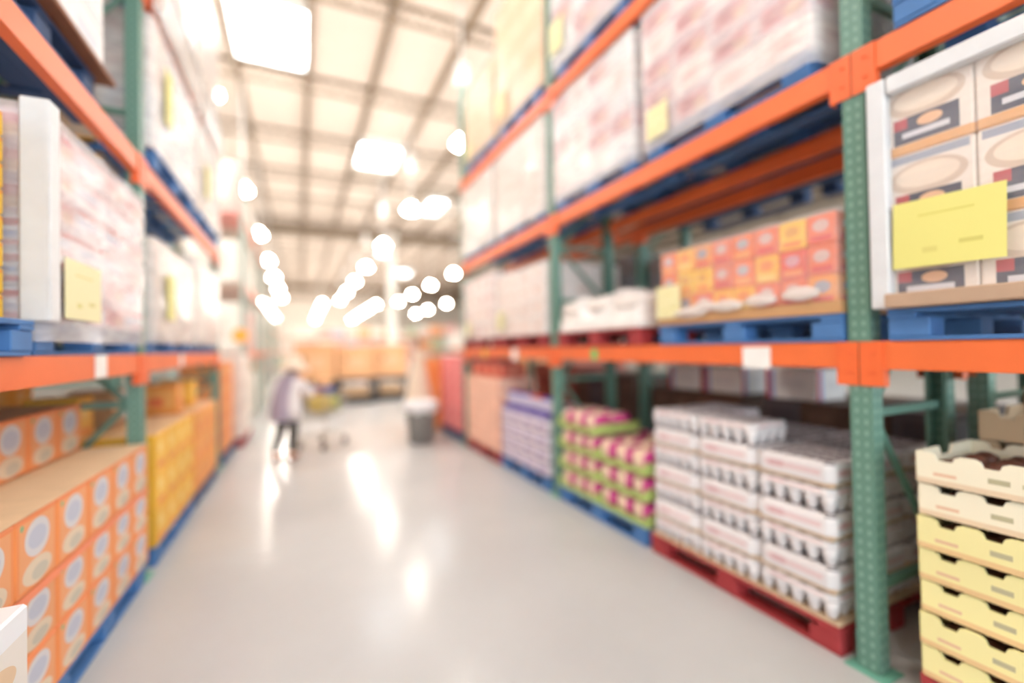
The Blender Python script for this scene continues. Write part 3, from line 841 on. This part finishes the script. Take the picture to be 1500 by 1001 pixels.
for l in range(7):
    for c in range(2):
        if c == 0 and 0: continue
        y = 1.005 - .29 - .595 * c; z = PH + .003 + l * (FH + .007)
        x = 2.30 + FD / 2
        o = link('fruit_tray', ME_FT, FTC if l >= 5 else FTY, None, (x + random.uniform(-.012, .008), y, z), (0, 0, random.uniform(-.008, .008)))
        tag(o, '%s scalloped card fruit tray, %s layer, %s column of the stack' % ('cream' if l >= 5 else 'yellow', LNf[l], ['far', 'near'][c]), 'tray', 'scalloped fruit trays')
        if c == 0:
            for i in range(2 if l < 6 else 4):
                for j in range(5):
                    fx, fy = x - FD / 2 + .062 + i * .1, y - FW / 2 + .08 + j * .105
                    f = link('fruit', ME_FR, FRU, None, (fx, fy, z + .014), (0, 0, random.uniform(0, 6)))
                    tag(f, 'dark brown fruit, %s in line %s of the %s-layer far fruit tray' % (ORD[j], ['one', 'two', 'three', 'four'][i], LNf[l]), 'fruit', 'fruit in the scalloped trays')
for l in range(2):
    for c in range(2):
        o = link('fruit_tray', ME_FT, mat('brown tray card', 'b99b78', .7), None, (2.76 + FD / 2 + .02, .68 - .6 * c, PH + .003 + (7 + l - 1) * (FH + .012)))
        bpy.data.objects.remove(o)
for l in range(8):
    o = link('fruit_tray', ME_FT, print_mat('tan fruit tray card', 'c9b190', [('r', .5, .4, .5, .2, '8d7a60')]), None, (2.775 + FD / 2, .69, PH + .003 + l * (FH + .007)))
    tag(o, 'tan scalloped card tray, %s layer, behind the yellow fruit trays' % layers(8)[l], 'tray', 'tan trays behind the yellow ones')

# ------------------------------------------------------------------ left racking goods
ORC = print_mat('orange carton print', 'ec9252', [('r', .5, .5, .84, .86, 'e8a270'), ('e', .5, .66, .60, .50, 'd4d2d4'), ('e', .5, .66, .44, .30, 'bcc1d0'), ('e', .5, .22, .70, .34, 'dfcdb4'), ('e', .56, .18, .40, .2, 'c6bfae'), ('r', .5, .97, 1, .07, 'ea8a52'), ('e', .14, .88, .08, .08, '8ab080')], top='d3a878')
pallet(-1.43, 3.13, 0, PB, 'blue pallet under the orange cartons beside the left upright', 1.0, 1.20)
pallet(-1.43, 1.90, 0, PB, 'blue pallet under the orange cartons at the left picture edge', 1.0, 1.20)
stack('carton', '', ORC, -.925, -1, 1.295, .31, 8, .33, [PH + .003, .378, .618, .905], 'orange printed carton in the front left stack', 'viewer', group='orange printed cartons', rows=1)
stack('carton', '', ORC, -1.262, -1, 1.605, .31, 7, .35, [PH + .003, .378, .618, .905, 1.20], 'orange printed carton behind the front left stack', 'viewer', group='orange cartons set back', rows=1, skip=lambda l, c, r: l < 2)
o = link('slip_sheet', cbox(.33, 2.46, .004, 0), mat('tan carton board', 'dfbf98', .7), None, (-1.09, 2.535, .906))
tag(o, 'tan cardboard sheet lying on the orange cartons', 'sheet')
# support for the set-back cartons
stack('carton', '', kraft, -1.262, -1, 1.605, .7233, 3, .35, [PH + .003, .618], 'plain kraft carton hidden behind the orange cartons', 'viewer', group='kraft cartons under the set-back orange ones')
# strap
bm = bmesh.new(); add_box(bm, (0, 0, 0), (.002, 2.47, .03))
o = link('strap', finish(bm, 'strap'), mat('orange strapping', 'f58a5a', .35), None, (-.9235, 2.535, .603)); tag(o, 'orange plastic strap around the front orange cartons', 'strap')
# white display box at the lower left edge
t = thing('display_box', 'white and beige printed display box at the lower left edge', 'box', (-.845, 1.72, 0))
link('plinth', cbox(.11, .42, .47, .006), mat('plinth blue', '7f97c4', .6), t)
link('carton', cbox(.13, .45, .26, .008), print_mat('white beige carton print', 'e6e0d8', [('r', .5, .85, 1, .3, 'eceef2'), ('e', .5, .35, .7, .4, 'dfc2a0'), ('r', .4, .55, .4, .1, 'c8ccdc')], top='f0f0f2'), t, (0, 0, .471))
# yellow and orange stack, bay two
YLC = print_mat('yellow carton print', 'f2b93a', [('r', .5, .5, .8, .7, 'f3c456'), ('r', .5, .15, .7, .16, 'e8924a'), ('e', .4, .6, .4, .3, 'f6d884')], top='e6c098')
OYC = print_mat('orange yellow carton print', 'efa04e', [('r', .5, .5, .8, .6, 'f0b264'), ('r', .4, .4, .4, .3, 'e87a4a')], top='e6c098')
pallet(-1.43, 4.60, 0, PB, 'blue pallet under the yellow cartons')
pallet(-1.43, 5.93, 0, PD, 'dark blue pallet under the orange yellow cartons', 1.0, 1.24)
zz3 = [PH + .003, .40, .665, .93]
stack('carton', '', YLC, -.93, -1, 3.98, .31, 4, .33, zz3, 'yellow printed carton', 'green upright', group='yellow cartons', rows=3)
stack('carton', '', OYC, -.93, -1, 5.31, .31, 4, .49, zz3, 'orange yellow printed carton', 'yellow carton stack', group='orange yellow cartons', rows=1)
for k in range(4):
    o = link('carton', cbox(.28, .25, .28, .008), [YLC, kraft, OYC, YLC][k], None, (-1.50, 4.14 + .62 * k, .932)); 
    if k > 1: o.location = (-1.20, 4.14 + .62 * k, .932)
    tag(o, 'odd %s carton on top of the second left stack, %s from the green upright' % (['yellow', 'kraft', 'orange', 'yellow'][k], ORD[k]), 'carton', 'odd cartons on the second left stack')
OTC = print_mat('deep orange carton print', 'f0985a', [('r', .5, .5, .8, .5, 'f2a86c'), ('r', .5, .92, 1, .08, 'e87e44')], top='e0b48a')
pallet(-1.43, 7.72, 0, PD, 'dark blue pallet under the tall orange stack past the left end upright', 1.0, 1.12)
stack('carton', '', OTC, -.95, -1, 7.17, .36, 3, .48, [PH + .003 + .247 * k for k in range(6)], 'plain orange carton past the left end upright', 'near end', group='tall orange stack', rows=1)
WPC = print_mat('white panel carton', 'f2eae2', [('r', .5, .5, .7, .5, 'eadfd6')])
pallet(-1.33, 9.0, 0, PR, 'red pallet under the white cartons past the tall orange stack')
stack('carton', '', WPC, -.84, -1, 8.42, .58, 2, .48, [PH + .003 + .33 * k for k in range(5)], 'tall white carton past the orange stack', 'near end', group='white cartons past the orange stack')
# left low shelf
pallet(-1.43, 3.10, Z1 + .001, PB, 'blue pallet on the low left shelf beside the green upright', .94, 1.26)
def lb(fx, a, b, h):
    return [('edge_board', (.045, .085, h + .03), (fx - .005, a - .0, 0)), ('edge_board', (.085, .03, h + .03), (fx - .035, a - .028, 0)), ]
lo = load('wrapped_carton_load', 'wrapped red and blue carton load with a white corner board on the low left shelf', -.94, 2.46, 3.735, Z1 + PH + .003, 2.50, -1, 4, 6, [redb, redb, redw], FILM, .96, [(2.74, 1.79, .38, .26, CRM)], seed=80, boards=lb, amp=.02, skirt=.08)
t = load('carton_load', 'yellow and red printed carton load at the left picture edge', -1.02, 1.25, 2.385, Z1 + PH + .003, 2.44, -1, 4, 8, [ybr], None, .86, (), seed=81)
pallet(-1.43, 1.80, Z1 + .001, PB, 'blue pallet on the low left shelf at the picture edge', 1.0, 1.14)
for k, (a, b, zt, ms, nmz, sg) in enumerate(((3.98, 5.28, 2.32, [palep, pale], 'nearer', [(4.32, 1.93, .24, .34, YEL)]), (5.42, 6.76, 2.45, [pale, palep], 'further', []))):
    pallet(-1.43, (a + b) / 2, Z1 + .001, PB, 'blue pallet on the low left shelf under the %s pale load' % nmz, .94, b - a - .04)
    load('wrapped_carton_load', 'pale pink wrapped load on the low left shelf past the upright, %s of two' % nmz, -.94, a, b, Z1 + PH + .003, zt, -1, 3, 3, ms, FILMH, .96, sg, seed=82 + k, amp=.03, skirt=.06)
# left middle shelf
YB2 = print_mat('amber carton print', 'e8b24a', [('r', .33, .5, .04, 1, 'd09a3a'), ('r', .66, .5, .04, 1, 'd09a3a')])
pallet(-1.55, 2.80, Z2 + .001, PD, 'dark blue pallet overhead on the left middle shelf', 1.0, 1.2)
pallet(-1.55, 2.80, Z2 + PH + .002, PD, 'upper of two stacked dark pallets overhead on the left middle shelf', .98, 1.14)
lo = load('carton_load', 'white carton load on a brown board overhead on the left middle shelf', -1.04, 2.14, 3.44, Z2 + 2 * PH + .033, 3.95, -1, 3, 3, [whit], None, .96, (), seed=84)
link('base_board', cbox(1.06, 1.34, .028, .003), mat('brown fibre board', '8c5c40', .7), lo, (0, 0, -.029))
for k, (a, b, zt, nmz, sg) in enumerate(((3.96, 5.40, 3.90, 'nearer', [(4.25, 3.45, .18, .42, YEL)]), (5.50, 6.84, 3.90, 'further', [(5.85, 3.35, .2, .34, YEL)]))):
    pallet(-1.43, (a + b) / 2, Z2 + .001, PB, 'blue pallet on the left middle shelf under the %s white load' % nmz, 1.0, b - a - .1)
    load('wrapped_carton_load', 'white wrapped load with a yellow sheet on the left middle shelf, %s of two' % nmz, -.93, a, b, Z2 + PH + .003, zt, -1, 4, 4, [whit, pale, whit], FILM if k == 0 else FILMH, .96, sg, seed=86 + k, amp=.03, near=YB2 if k == 0 else None)
# left top shelf
for k, (a, b, zt, nmz) in enumerate(((2.42, 3.70, 5.5, 'nearest'), (3.96, 5.40, 5.6, 'middle'), (5.50, 6.84, 5.6, 'furthest'))):
    pallet(-1.43, (a + b) / 2, Z3 + .001, PB, 'blue pallet on the top left shelf, %s of three' % nmz, 1.0, b - a - .1)
    load('wrapped_carton_load', 'white wrapped load on the top left shelf, %s of three' % nmz, -.93, a, b, Z3 + PH + .003, zt, -1, 4, 5, [whit, whit, pale], FILMH if k else FILM, .96, (), seed=90 + k, amp=.03)
    if k:
        o = link('glare_veil', film_mesh(.02, b - a, .34, .02, 95 + k), FILMH, None, (-.90, (a + b) / 2, Z3 - .18))  # added film strip veiling the beam, standing in for glare that pales it
        tag(o, 'added film veil paling the top left beam like glare, %s part' % nmz, 'film', 'glare veils over the top left beam')
# rear left loads behind the gaps
for k, (a, b, z0, zt, lb_, ms) in enumerate(((2.0, 3.2, Z2, 3.8, 'amber carton load on the rear left middle shelf, nearer of two', [YB2]), (3.95, 5.2, Z2, 3.8, 'amber carton load on the rear left middle shelf, further of two', [YB2]),
        (2.5, 3.7, 0, 1.28, 'yellow and kraft carton load on the floor behind the left racking', [YLC, kraft]), (1.12, 2.32, 0, 1.28, 'kraft carton load on the floor behind the left racking', [kraft]), (3.95, 5.2, 0, 1.3, 'yellow carton load on the floor behind the left racking, far one', [YLC, YB2]))):
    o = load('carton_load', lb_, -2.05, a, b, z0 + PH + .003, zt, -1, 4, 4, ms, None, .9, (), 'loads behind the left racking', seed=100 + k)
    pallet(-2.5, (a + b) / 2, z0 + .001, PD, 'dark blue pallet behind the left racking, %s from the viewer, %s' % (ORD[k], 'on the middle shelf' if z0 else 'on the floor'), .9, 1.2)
for k, y in enumerate(LY): upright(-1.95, -2.9, y, 4.6, 'green rack upright in the rear left racking, %s from the viewer' % ORD[k])
for b_ in range(1, 3):
    for ln, z in lv[:2]:
        rack_beam(-1.95, LY[b_], LY[b_ + 1], z, -1, 'orange front beam of the rear left racking, %s level, %s bay' % (ln, bay[b_]))
        rack_beam(-2.9, LY[b_], LY[b_ + 1], z, 1, 'orange back beam of the rear left racking, %s level, %s bay' % (ln, bay[b_]))

# ------------------------------------------------------------------ waste bin and parasol
GREY = mat('grey bin plastic', '858380', .5, var=.04)
WBAG = mat('white bin liner', 'f2f2f4', .35)
t = thing('waste_bin', 'grey waste bin with a white liner folded over its rim', 'bin', (1.75, 7.3, 0))
bm = bmesh.new(); add_lathe(bm, [(.185, 0), (.20, .01), (.235, .50), (.25, .60), (.262, .61), (.262, .64), (.235, .64), (.22, .55), (.17, .03)], 22)
link('body', finish(bm, 'bin', True), GREY, t)
bm = bmesh.new()
prof = [(.255, .50), (.275, .53), (.283, .62), (.275, .662), (.25, .668), (.225, .64), (.20, .45), (.05, .40)]
seg = 26; R = []
for i, (r, z) in enumerate(prof):
    R.append([bm.verts.new(((r + .012 * sin(k * 2.9 + i)) * cos(2 * pi * k / seg), (r + .012 * sin(k * 2.9 + i)) * sin(2 * pi * k / seg), z + (.03 * sin(k * 1.7) if i == 0 else 0))) for k in range(seg)])
for a, b in zip(R, R[1:]):
    for k in range(seg): bm.faces.new((a[k], a[(k + 1) % seg], b[(k + 1) % seg], b[k]))
link('bag_liner', finish(bm, 'liner', True), WBAG, t)
for s in (-1, 1):
    bm = bmesh.new(); add_tube(bm, [(s * .245, -.06, .54), (s * .29, -.06, .55), (s * .29, .06, .55), (s * .245, .06, .54)], .012, 6)
    link('handle', finish(bm, 'handle'), GREY, t)
t = thing('folded_parasol', 'folded pale parasol with a brown pole tip behind the grey bin', 'parasol', (1.90, 8.05, 0))
bm = bmesh.new(); add_lathe(bm, [(.2, 0), (.2, .04), (.05, .07), (.03, .12)], 18); link('base', finish(bm, 'base'), mat('pale base', 'd8cfc4', .6), t)
bm = bmesh.new(); add_tube(bm, [(0, 0, .1), (0, 0, 1.5), (.02, 0, 1.72)], [.025, .025, .035], 10); link('pole', finish(bm, 'pole'), mat('brown wood', '8a5f3c', .5), t)
bm = bmesh.new(); R = []; seg = 24
for i in range(9):
    f = i / 8; r = .06 + .19 * (1 - f) ** 1.1
    R.append([bm.verts.new((r * (1 + .16 * cos(8 * 2 * pi * k / seg)) * cos(2 * pi * k / seg), r * (1 + .16 * cos(8 * 2 * pi * k / seg)) * sin(2 * pi * k / seg), .45 + f * 1.05)) for k in range(seg)])
for a, b in zip(R, R[1:]):
    for k in range(seg): bm.faces.new((a[k], a[(k + 1) % seg], b[(k + 1) % seg], b[k]))
link('canopy', finish(bm, 'canopy', True), mat('pale peach cloth', 'f0dcc6', .8), t)

# ------------------------------------------------------------------ shopper with cart
P = thing('person', 'shopper in a pale sun hat, grey lilac top and black trousers leaning on a cart', 'person', (-.20, 7.08, 0), -.62); P.scale = (.92, .92, .92)
SKIN = mat('skin', 'd9a184', .55); BLK = mat('black trousers', '2a2826', .7); LIL = mat('grey lilac cloth', 'b3a9bd', .8); WTE = mat('white cloth', 'eeeaea', .8)
def skin_obj(name, verts, edges, m, parent, root=0, sub=2):
    me = bpy.data.meshes.new(name)
    me.from_pydata([v[:3] for v in verts], edges, [])
    me.materials.append(None)
    o = link(name, me, m, parent)
    md = o.modifiers.new('skin', 'SKIN'); md.use_smooth_shade = True
    sv = me.skin_vertices
    if not sv:
        bm = bmesh.new(); bm.from_mesh(me); bm.verts.layers.skin.verify(); bm.to_mesh(me); bm.free()
    for i, v in enumerate(verts):
        r = v[3] if isinstance(v[3], tuple) else (v[3], v[3])
        me.skin_vertices[0].data[i].radius = r
        me.skin_vertices[0].data[i].use_root = (i == root)
    s = o.modifiers.new('sub', 'SUBSURF'); s.levels = sub; s.render_levels = sub
    return o
bv = [(0, 0, .80, (.13, .10)), (0, .03, .98, (.12, .09)), (0, .10, 1.15, (.14, .10)), (0, .16, 1.26, (.07, .06)), (0, .19, 1.33, .045), (0, .225, 1.40, (.07, .085)), (0, .22, 1.47, (.072, .085)), (0, .21, 1.53, .05)]
be = [(i, i + 1) for i in range(7)]
def chain(start, pts):
    i0 = start
    for p in pts:
        bv.append(p); be.append((i0, len(bv) - 1)); i0 = len(bv) - 1
for s in (-1, 1):
    chain(0, [(s * .09, .0, .74, .085), (s * .10, .05, .44, .058), (s * .10, -.02 - .1 * (s < 0), .10, .038), (s * .10, .12 - .1 * (s < 0), .04, .032)])
    chain(2, [(s * .17, .13, 1.20, .05), (s * .22, .22, 1.00, .04), (s * .20, .44, .98, .03), (s * .19, .50, .985, .026)])
skin_obj('body', bv, be, SKIN, P)
# trousers, shoes, top, hat, hair, hands
for s in (-1, 1):
    bk = -.1 * (s < 0)
    skin_obj('trouser_leg', [(s * .07, 0, .80, .10), (s * .10, .05, .45, .072), (s * .10, -.02 + bk, .11, .055)], [(0, 1), (1, 2)], BLK, P)
    skin_obj('shoe', [(s * .10, -.05 + bk, .045, .045), (s * .10, .05 + bk, .045, .045), (s * .10, .15 + bk, .035, .034)], [(0, 1), (1, 2)], mat('brown shoe', '9a5a3a', .6), P, sub=2)
    skin_obj('sleeve', [(s * .12, .12, 1.20, .085), (s * .18, .165, 1.12, .074), (s * .22, .22, 1.0, .056), (s * .205, .38, .98, .05)], [(0, 1), (1, 2), (2, 3)], LIL if s < 0 else WTE, P)
    hx = s * .19
    hv = [(hx, .47, .985, (.028, .02)), (hx, .53, .985, (.036, .016)), (hx, .56, .985, (.036, .014))]; he = [(0, 1), (1, 2)]
    for q, (off, ln) in enumerate(((-.028, .05), (-.010, .058), (.009, .055), (.027, .042))):
        hv += [(hx + off, .575, .985, .0085), (hx + off, .575 + ln * .5, .965, .008), (hx + off, .575 + ln * .4, .935, .007)]
        b0 = 3 + q * 3; he += [(2, b0), (b0, b0 + 1), (b0 + 1, b0 + 2)]
    hv += [(hx - s * .038, .525, .965, .010), (hx - s * .036, .555, .945, .008)]; he += [(1, 15), (15, 16)]
    skin_obj('hand', hv, he, SKIN, P, 0, 1)
bm = bmesh.new(); R = []; seg = 20
for (z, cy, rx, ry) in ((.60, .0, .235, .19), (.72, .0, .225, .185), (.86, .0, .205, .17), (1.0, .03, .19, .155), (1.12, .08, .195, .15), (1.21, .12, .18, .13), (1.27, .15, .10, .09), (1.30, .17, .065, .065)):
    R.append([bm.verts.new((rx * cos(2 * pi * k / seg) * (1 + .03 * sin(k * 3.1 + z * 9)), cy + ry * sin(2 * pi * k / seg), z)) for k in range(seg)])
for a, b in zip(R, R[1:]):
    for k in range(seg): bm.faces.new((a[k], a[(k + 1) % seg], b[(k + 1) % seg], b[k]))
link('long_top', finish(bm, 'top', True), LIL, P)
bm = bmesh.new(); R = []
for (z, cy, rx, ry) in ((.62, .0, .25, .20), (.80, .0, .235, .19), (1.0, .03, .205, .165), (1.14, .09, .205, .158), (1.215, .12, .185, .135)):
    R.append([bm.verts.new((rx * cos(a) , cy + ry * sin(a), z)) for a in [(-.85 + 1.9 * k / 9) for k in range(10)]])
for a, b in zip(R, R[1:]):
    for k in range(9): bm.faces.new((a[k], a[k + 1], b[k + 1], b[k]))
o = link('white_front', finish(bm, 'front', True), WTE, P); sm = o.modifiers.new('th', 'SOLIDIFY'); sm.thickness = .006
bm = bmesh.new(); add_lathe(bm, [(.235, -.09), (.24, -.08), (.17, -.01), (.125, .03), (.118, .10), (.09, .145), (.03, .16)], 22)
link('sun_hat', finish(bm, 'hat', True), mat('pale straw', 'f6e2cc', .8), P, (0, .20, 1.43), (-.12, 0, 0))
bm = bmesh.new(); add_lathe(bm, [(.03, -.12), (.07, -.09), (.086, -.02), (.088, .04), (.05, .08)], 16, 1, 1.0); link('hair', finish(bm, 'hair', True), mat('dark hair', '2c211c', .6), P, (0, .175, 1.43), (-.2, 0, 0))
bm = bmesh.new(); add_lathe(bm, [(.004, .02), (.012, -.012), (.006, -.02)], 8, c=(0, .318, 1.42)); link('nose', finish(bm, 'nose', True), SKIN, P)
for s in (-1, 1):
    bm = bmesh.new(); add_lathe(bm, [(.003, -.009), (.009, 0), (.003, .009)], 8, c=(s * .03, .298, 1.445)); link('eye', finish(bm, 'eye', True), mat('dark eye', '2a2220', .3), P)
    bm = bmesh.new(); add_lathe(bm, [(.004, -.028), (.014, 0), (.006, .026)], 8, .5, 1.2, (s * .083, .215, 1.42)); link('ear', finish(bm, 'ear', True), SKIN, P)
bm = bmesh.new(); add_lathe(bm, [(.004, -.004), (.02, 0), (.004, .004)], 10, 1, .4, (0, .3, 1.385)); link('mouth', finish(bm, 'mouth', True), mat('lips', 'b06a5e', .5), P)

CT = thing('shopping_cart', 'wire shopping cart pushed by the shopper in the sun hat', 'cart', (-.20, 7.08, 0), -.62); CT.scale = (.92, .92, .92)
WIRE = mat('cart wire', 'b9b4aa', .35, .8)
def wires(bm, A, B, C, D, n, m_):
    A, B, C, D = map(Vector, (A, B, C, D))
    for k in range(n + 1): add_tube(bm, [A.lerp(B, k / n), D.lerp(C, k / n)], .004, 4, False)
    for k in range(m_ + 1): add_tube(bm, [A.lerp(D, k / m_), B.lerp(C, k / m_)], .004, 4, False)
a0, b0, zt, zb = .62, 1.38, .95, .55
for nmw, q, n, m_ in (('basket_side', ((-.26, a0, .98), (-.24, b0, .86), (-.20, b0 - .06, .58), (-.22, a0 + .05, .52)), 12, 5), ('basket_side', ((.26, a0, .98), (.24, b0, .86), (.20, b0 - .06, .58), (.22, a0 + .05, .52)), 12, 5),
                    ('basket_front', ((-.24, b0, .86), (.24, b0, .86), (.20, b0 - .06, .58), (-.20, b0 - .06, .58)), 8, 5), ('basket_back', ((-.26, a0, .98), (.26, a0, .98), (.22, a0 + .05, .52), (-.22, a0 + .05, .52)), 8, 6),
                    ('basket_floor', ((-.22, a0 + .05, .52), (.22, a0 + .05, .52), (.20, b0 - .06, .58), (-.20, b0 - .06, .58)), 8, 10)):
    bm = bmesh.new(); wires(bm, *q, n, m_); link(nmw, finish(bm, nmw), WIRE, CT)
bm = bmesh.new(); add_tube(bm, [(-.27, .555, .96), (.27, .555, .96)], .016, 8); link('push_handle', finish(bm, 'h'), mat('red handle', 'b0403a', .4), CT)
for s in (-1, 1):
    bm = bmesh.new(); add_tube(bm, [(s * .25, .555, .96), (s * .25, .62, .95), (s * .24, .66, .55), (s * .25, .62, .14), (s * .2, 1.30, .14)], .012, 7); link('frame_tube', finish(bm, 'f'), WIRE, CT)
    for y in (.64, 1.28):
        bm = bmesh.new(); add_prism(bm, [(y + .06 * cos(2 * pi * k / 16), .06 + .06 * sin(2 * pi * k / 16)) for k in range(16)], 0, s * .22 - .014, s * .22 + .014)
        wh = link('wheel', finish(bm, 'w'), mat('wheel rubber', '4a4846', .6), CT)
        bm = bmesh.new(); add_box(bm, (s * .22 + .018, y, .10), (.006, .03, .1)); add_box(bm, (s * .22 - .018, y, .10), (.006, .03, .1)); add_box(bm, (s * .22, y, .148), (.042, .03, .008)); link('fork', finish(bm, 'fork'), WIRE, wh)
bm = bmesh.new(); wires(bm, (-.2, .64, .2), (.2, .64, .2), (.18, 1.25, .2), (-.18, 1.25, .2), 6, 6); link('lower_rack', finish(bm, 'lr'), WIRE, CT)
Mz = Matrix.Rotation(-.62, 4, 'Z')
def in_cart(name, me, m, loc, label, cat):
    p = Mz @ (Vector(loc) * .92) + Vector((-.20, 7.08, 0))
    o = link(name, me, m, None, p, (0, 0, -.62)); o.scale = (.92, .92, .92)
    tag(o, label, cat, 'goods in the cart')
in_cart('grocery_bag', sack_mesh(.34, .30, .26, 2), mat('yellow bag', 'e8cc5a', .5), (0, .86, .60), 'yellow grocery bag in the shopping cart', 'bag')
in_cart('grocery_bag', sack_mesh(.34, .26, .22, 5), mat('lime bag', 'bcc45a', .5), (0, 1.14, .61), 'lime green grocery bag in the front of the cart', 'bag')
in_cart('carton', cbox(.28, .20, .12, .008), print_mat('blue goods print', '4a68b8', [('r', .5, .5, .6, .4, '6a88d0')]), (0, .98, .90), 'blue carton on top of the bags in the cart', 'carton')
in_cart('carton', cbox(.22, .16, .14, .008), print_mat('tan goods print', 'f0c08a', [('r', .5, .5, .6, .4, 'f4d0a6')]), (0, .98, 1.022), 'tan carton topmost in the shopping cart', 'carton')

# ------------------------------------------------------------------ cardboard bins at the end of the aisle
KR = print_mat('bright kraft bin print', 'dfa878', [('r', .5, .5, .5, .35, 'e4b48a'), ('r', .22, .6, .12, .14, '9a6a44')], top='c88c54')
DK = mat('black display table', '1e1c1a', .6)
for k, (x, ln) in enumerate(((.35, 1.02), (1.42, 1.02), (2.46, .95))):
    y = 13.6 + .35 * k
    t = thing('display_table', 'black display table under the cardboard bins, %s from the left' % ORD[k], 'table', (x, y, 0), 0, 'black display tables')
    link('table_top', cbox(ln, .9, .12, .006), DK, t, (0, 0, .60))
    link('lower_shelf', cbox(ln, .9, .2, .006), DK, t, (0, 0, .0))
    for sx in (-1, 1):
        for sy in (-1, 1): link('leg', cbox(.08, .08, .40, .004), DK, t, (sx * (ln / 2 - .05), sy * .4, .2))
    o = link('carton', cbox(ln - .25, .6, .28, .006), kraft, None, (x, y, .202)); tag(o, 'kraft carton on the lower shelf of the %s black display table' % ORD[k], 'carton', 'cartons under the display tables')
    t = thing('cardboard_bin', 'open kraft cardboard bin on the black display table, %s from the left' % ORD[k], 'bin', (x, y, .722), 0, 'kraft bins on the display tables')
    bm = bmesh.new(); H_ = [.95, .88, .92][k]
    for s in (-1, 1): add_box(bm, (s * (ln / 2 - .02), 0, H_ / 2), (.03, .84, H_)); add_box(bm, (0, s * .41, H_ / 2), (ln - .05, .03, H_))
    link('sleeve', finish(bm, 'sleeve'), KR, t); link('floor_panel', cbox(ln - .06, .8, .02, 0), KR, t, (0, 0, .002))
    link('lid_flap', cbox(ln - .04, .84, .02, .002), KR, t, (0, 0, H_))

# ------------------------------------------------------------------ distant racks
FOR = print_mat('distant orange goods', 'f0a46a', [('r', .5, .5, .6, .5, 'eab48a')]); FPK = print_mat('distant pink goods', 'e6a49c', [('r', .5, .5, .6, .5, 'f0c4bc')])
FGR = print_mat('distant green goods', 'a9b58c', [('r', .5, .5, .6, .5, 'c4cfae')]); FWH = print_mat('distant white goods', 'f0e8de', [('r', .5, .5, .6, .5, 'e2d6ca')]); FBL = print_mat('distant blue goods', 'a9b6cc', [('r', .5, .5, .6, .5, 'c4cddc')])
fm = [FOR, FPK, FWH, FWH, FGR, FBL, FWH]; fn = {FOR: 'orange', FPK: 'pink', FWH: 'white', FGR: 'green', FBL: 'blue'}
def far_rack(x, y, n, wbay, lev, label, depth=1.1, along=0, seed=0, fm=fm, over=1.2):
    rnd = random.Random(seed)
    t = thing('distant_rack', label, 'rack', (x, y, 0), 0, 'distant racks')
    L = n * wbay
    ax = (lambda u, v, z: (u, v, z)) if not along else (lambda u, v, z: (v, u, z))
    top = lev[-1] + over
    for i in range(n + 1):
        for v in (0, depth): link('post', cbox(.09, .09, top, .004), mat('rack green paled by haze', 'a3b0a6', .5), t, ax(-L / 2 + i * wbay, v, 0))  # rack green lightened: distance haze put into the post colour
    for z in lev:
        if z < .1: continue
        for i in range(n):
            for v in (0, depth): link('beam', cbox(*( (wbay - .1, .05, .12) if not along else (.05, wbay - .1, .12)), .004), ORANGE, t, ax(-L / 2 + (i + .5) * wbay, v, z - .12))
    for li, z in enumerate(lev):
        for i in range(n):
            for h in range(2):
                m = rnd.choice(fm); hh = rnd.uniform(.7, 1.05)
                w_ = wbay / 2 - .16
                tt = link('goods_block', cbox(*((w_, .9, hh) if not along else (.9, w_, hh)), .03), m, None, Vector((x, y, 0)) + Vector(ax(-L / 2 + (i + .28 + .46 * h) * wbay, depth / 2, z + .002)))
                tag(tt, '%s goods, %s shelf, %s along the %s' % (fn[m], ['floor', 'first', 'second', 'third'][li], ORD[i * 2 + h], label.replace('distant racking ', 'distant racking ')), 'goods', 'goods on the ' + label)
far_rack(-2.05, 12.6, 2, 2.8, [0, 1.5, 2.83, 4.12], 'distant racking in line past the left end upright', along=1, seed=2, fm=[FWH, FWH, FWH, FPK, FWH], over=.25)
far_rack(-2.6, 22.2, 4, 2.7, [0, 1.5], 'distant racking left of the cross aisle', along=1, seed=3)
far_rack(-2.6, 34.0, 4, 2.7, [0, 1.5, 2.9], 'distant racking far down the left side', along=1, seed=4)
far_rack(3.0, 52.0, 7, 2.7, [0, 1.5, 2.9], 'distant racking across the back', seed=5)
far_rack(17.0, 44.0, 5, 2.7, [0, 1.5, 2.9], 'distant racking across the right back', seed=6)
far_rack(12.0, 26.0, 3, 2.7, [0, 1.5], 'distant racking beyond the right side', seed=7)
# small round orange sign on a stand
t = thing('round_sign', 'small round orange sign on a thin stand beyond the left stacks', 'sign', (-1.0, 9.68, 0))
bm = bmesh.new(); add_tube(bm, [(0, 0, 0), (0, 0, 1.72)], .02, 8); link('stand', finish(bm, 'st'), mat('stand grey', 'cfc8c0', .5), t)
bm = bmesh.new(); add_lathe(bm, [(.13, 0), (.13, .02)], 18); link('disc', finish(bm, 'dc'), mat('orange disc', 'f6a53a', .5), t, (0, .0, 1.81), (pi / 2, 0, 0))
bm = bmesh.new(); add_lathe(bm, [(.075, 0), (.075, .015), (.03, .03)], 18); link('foot', finish(bm, 'ft'), mat('stand grey', 'cfc8c0', .5), t)
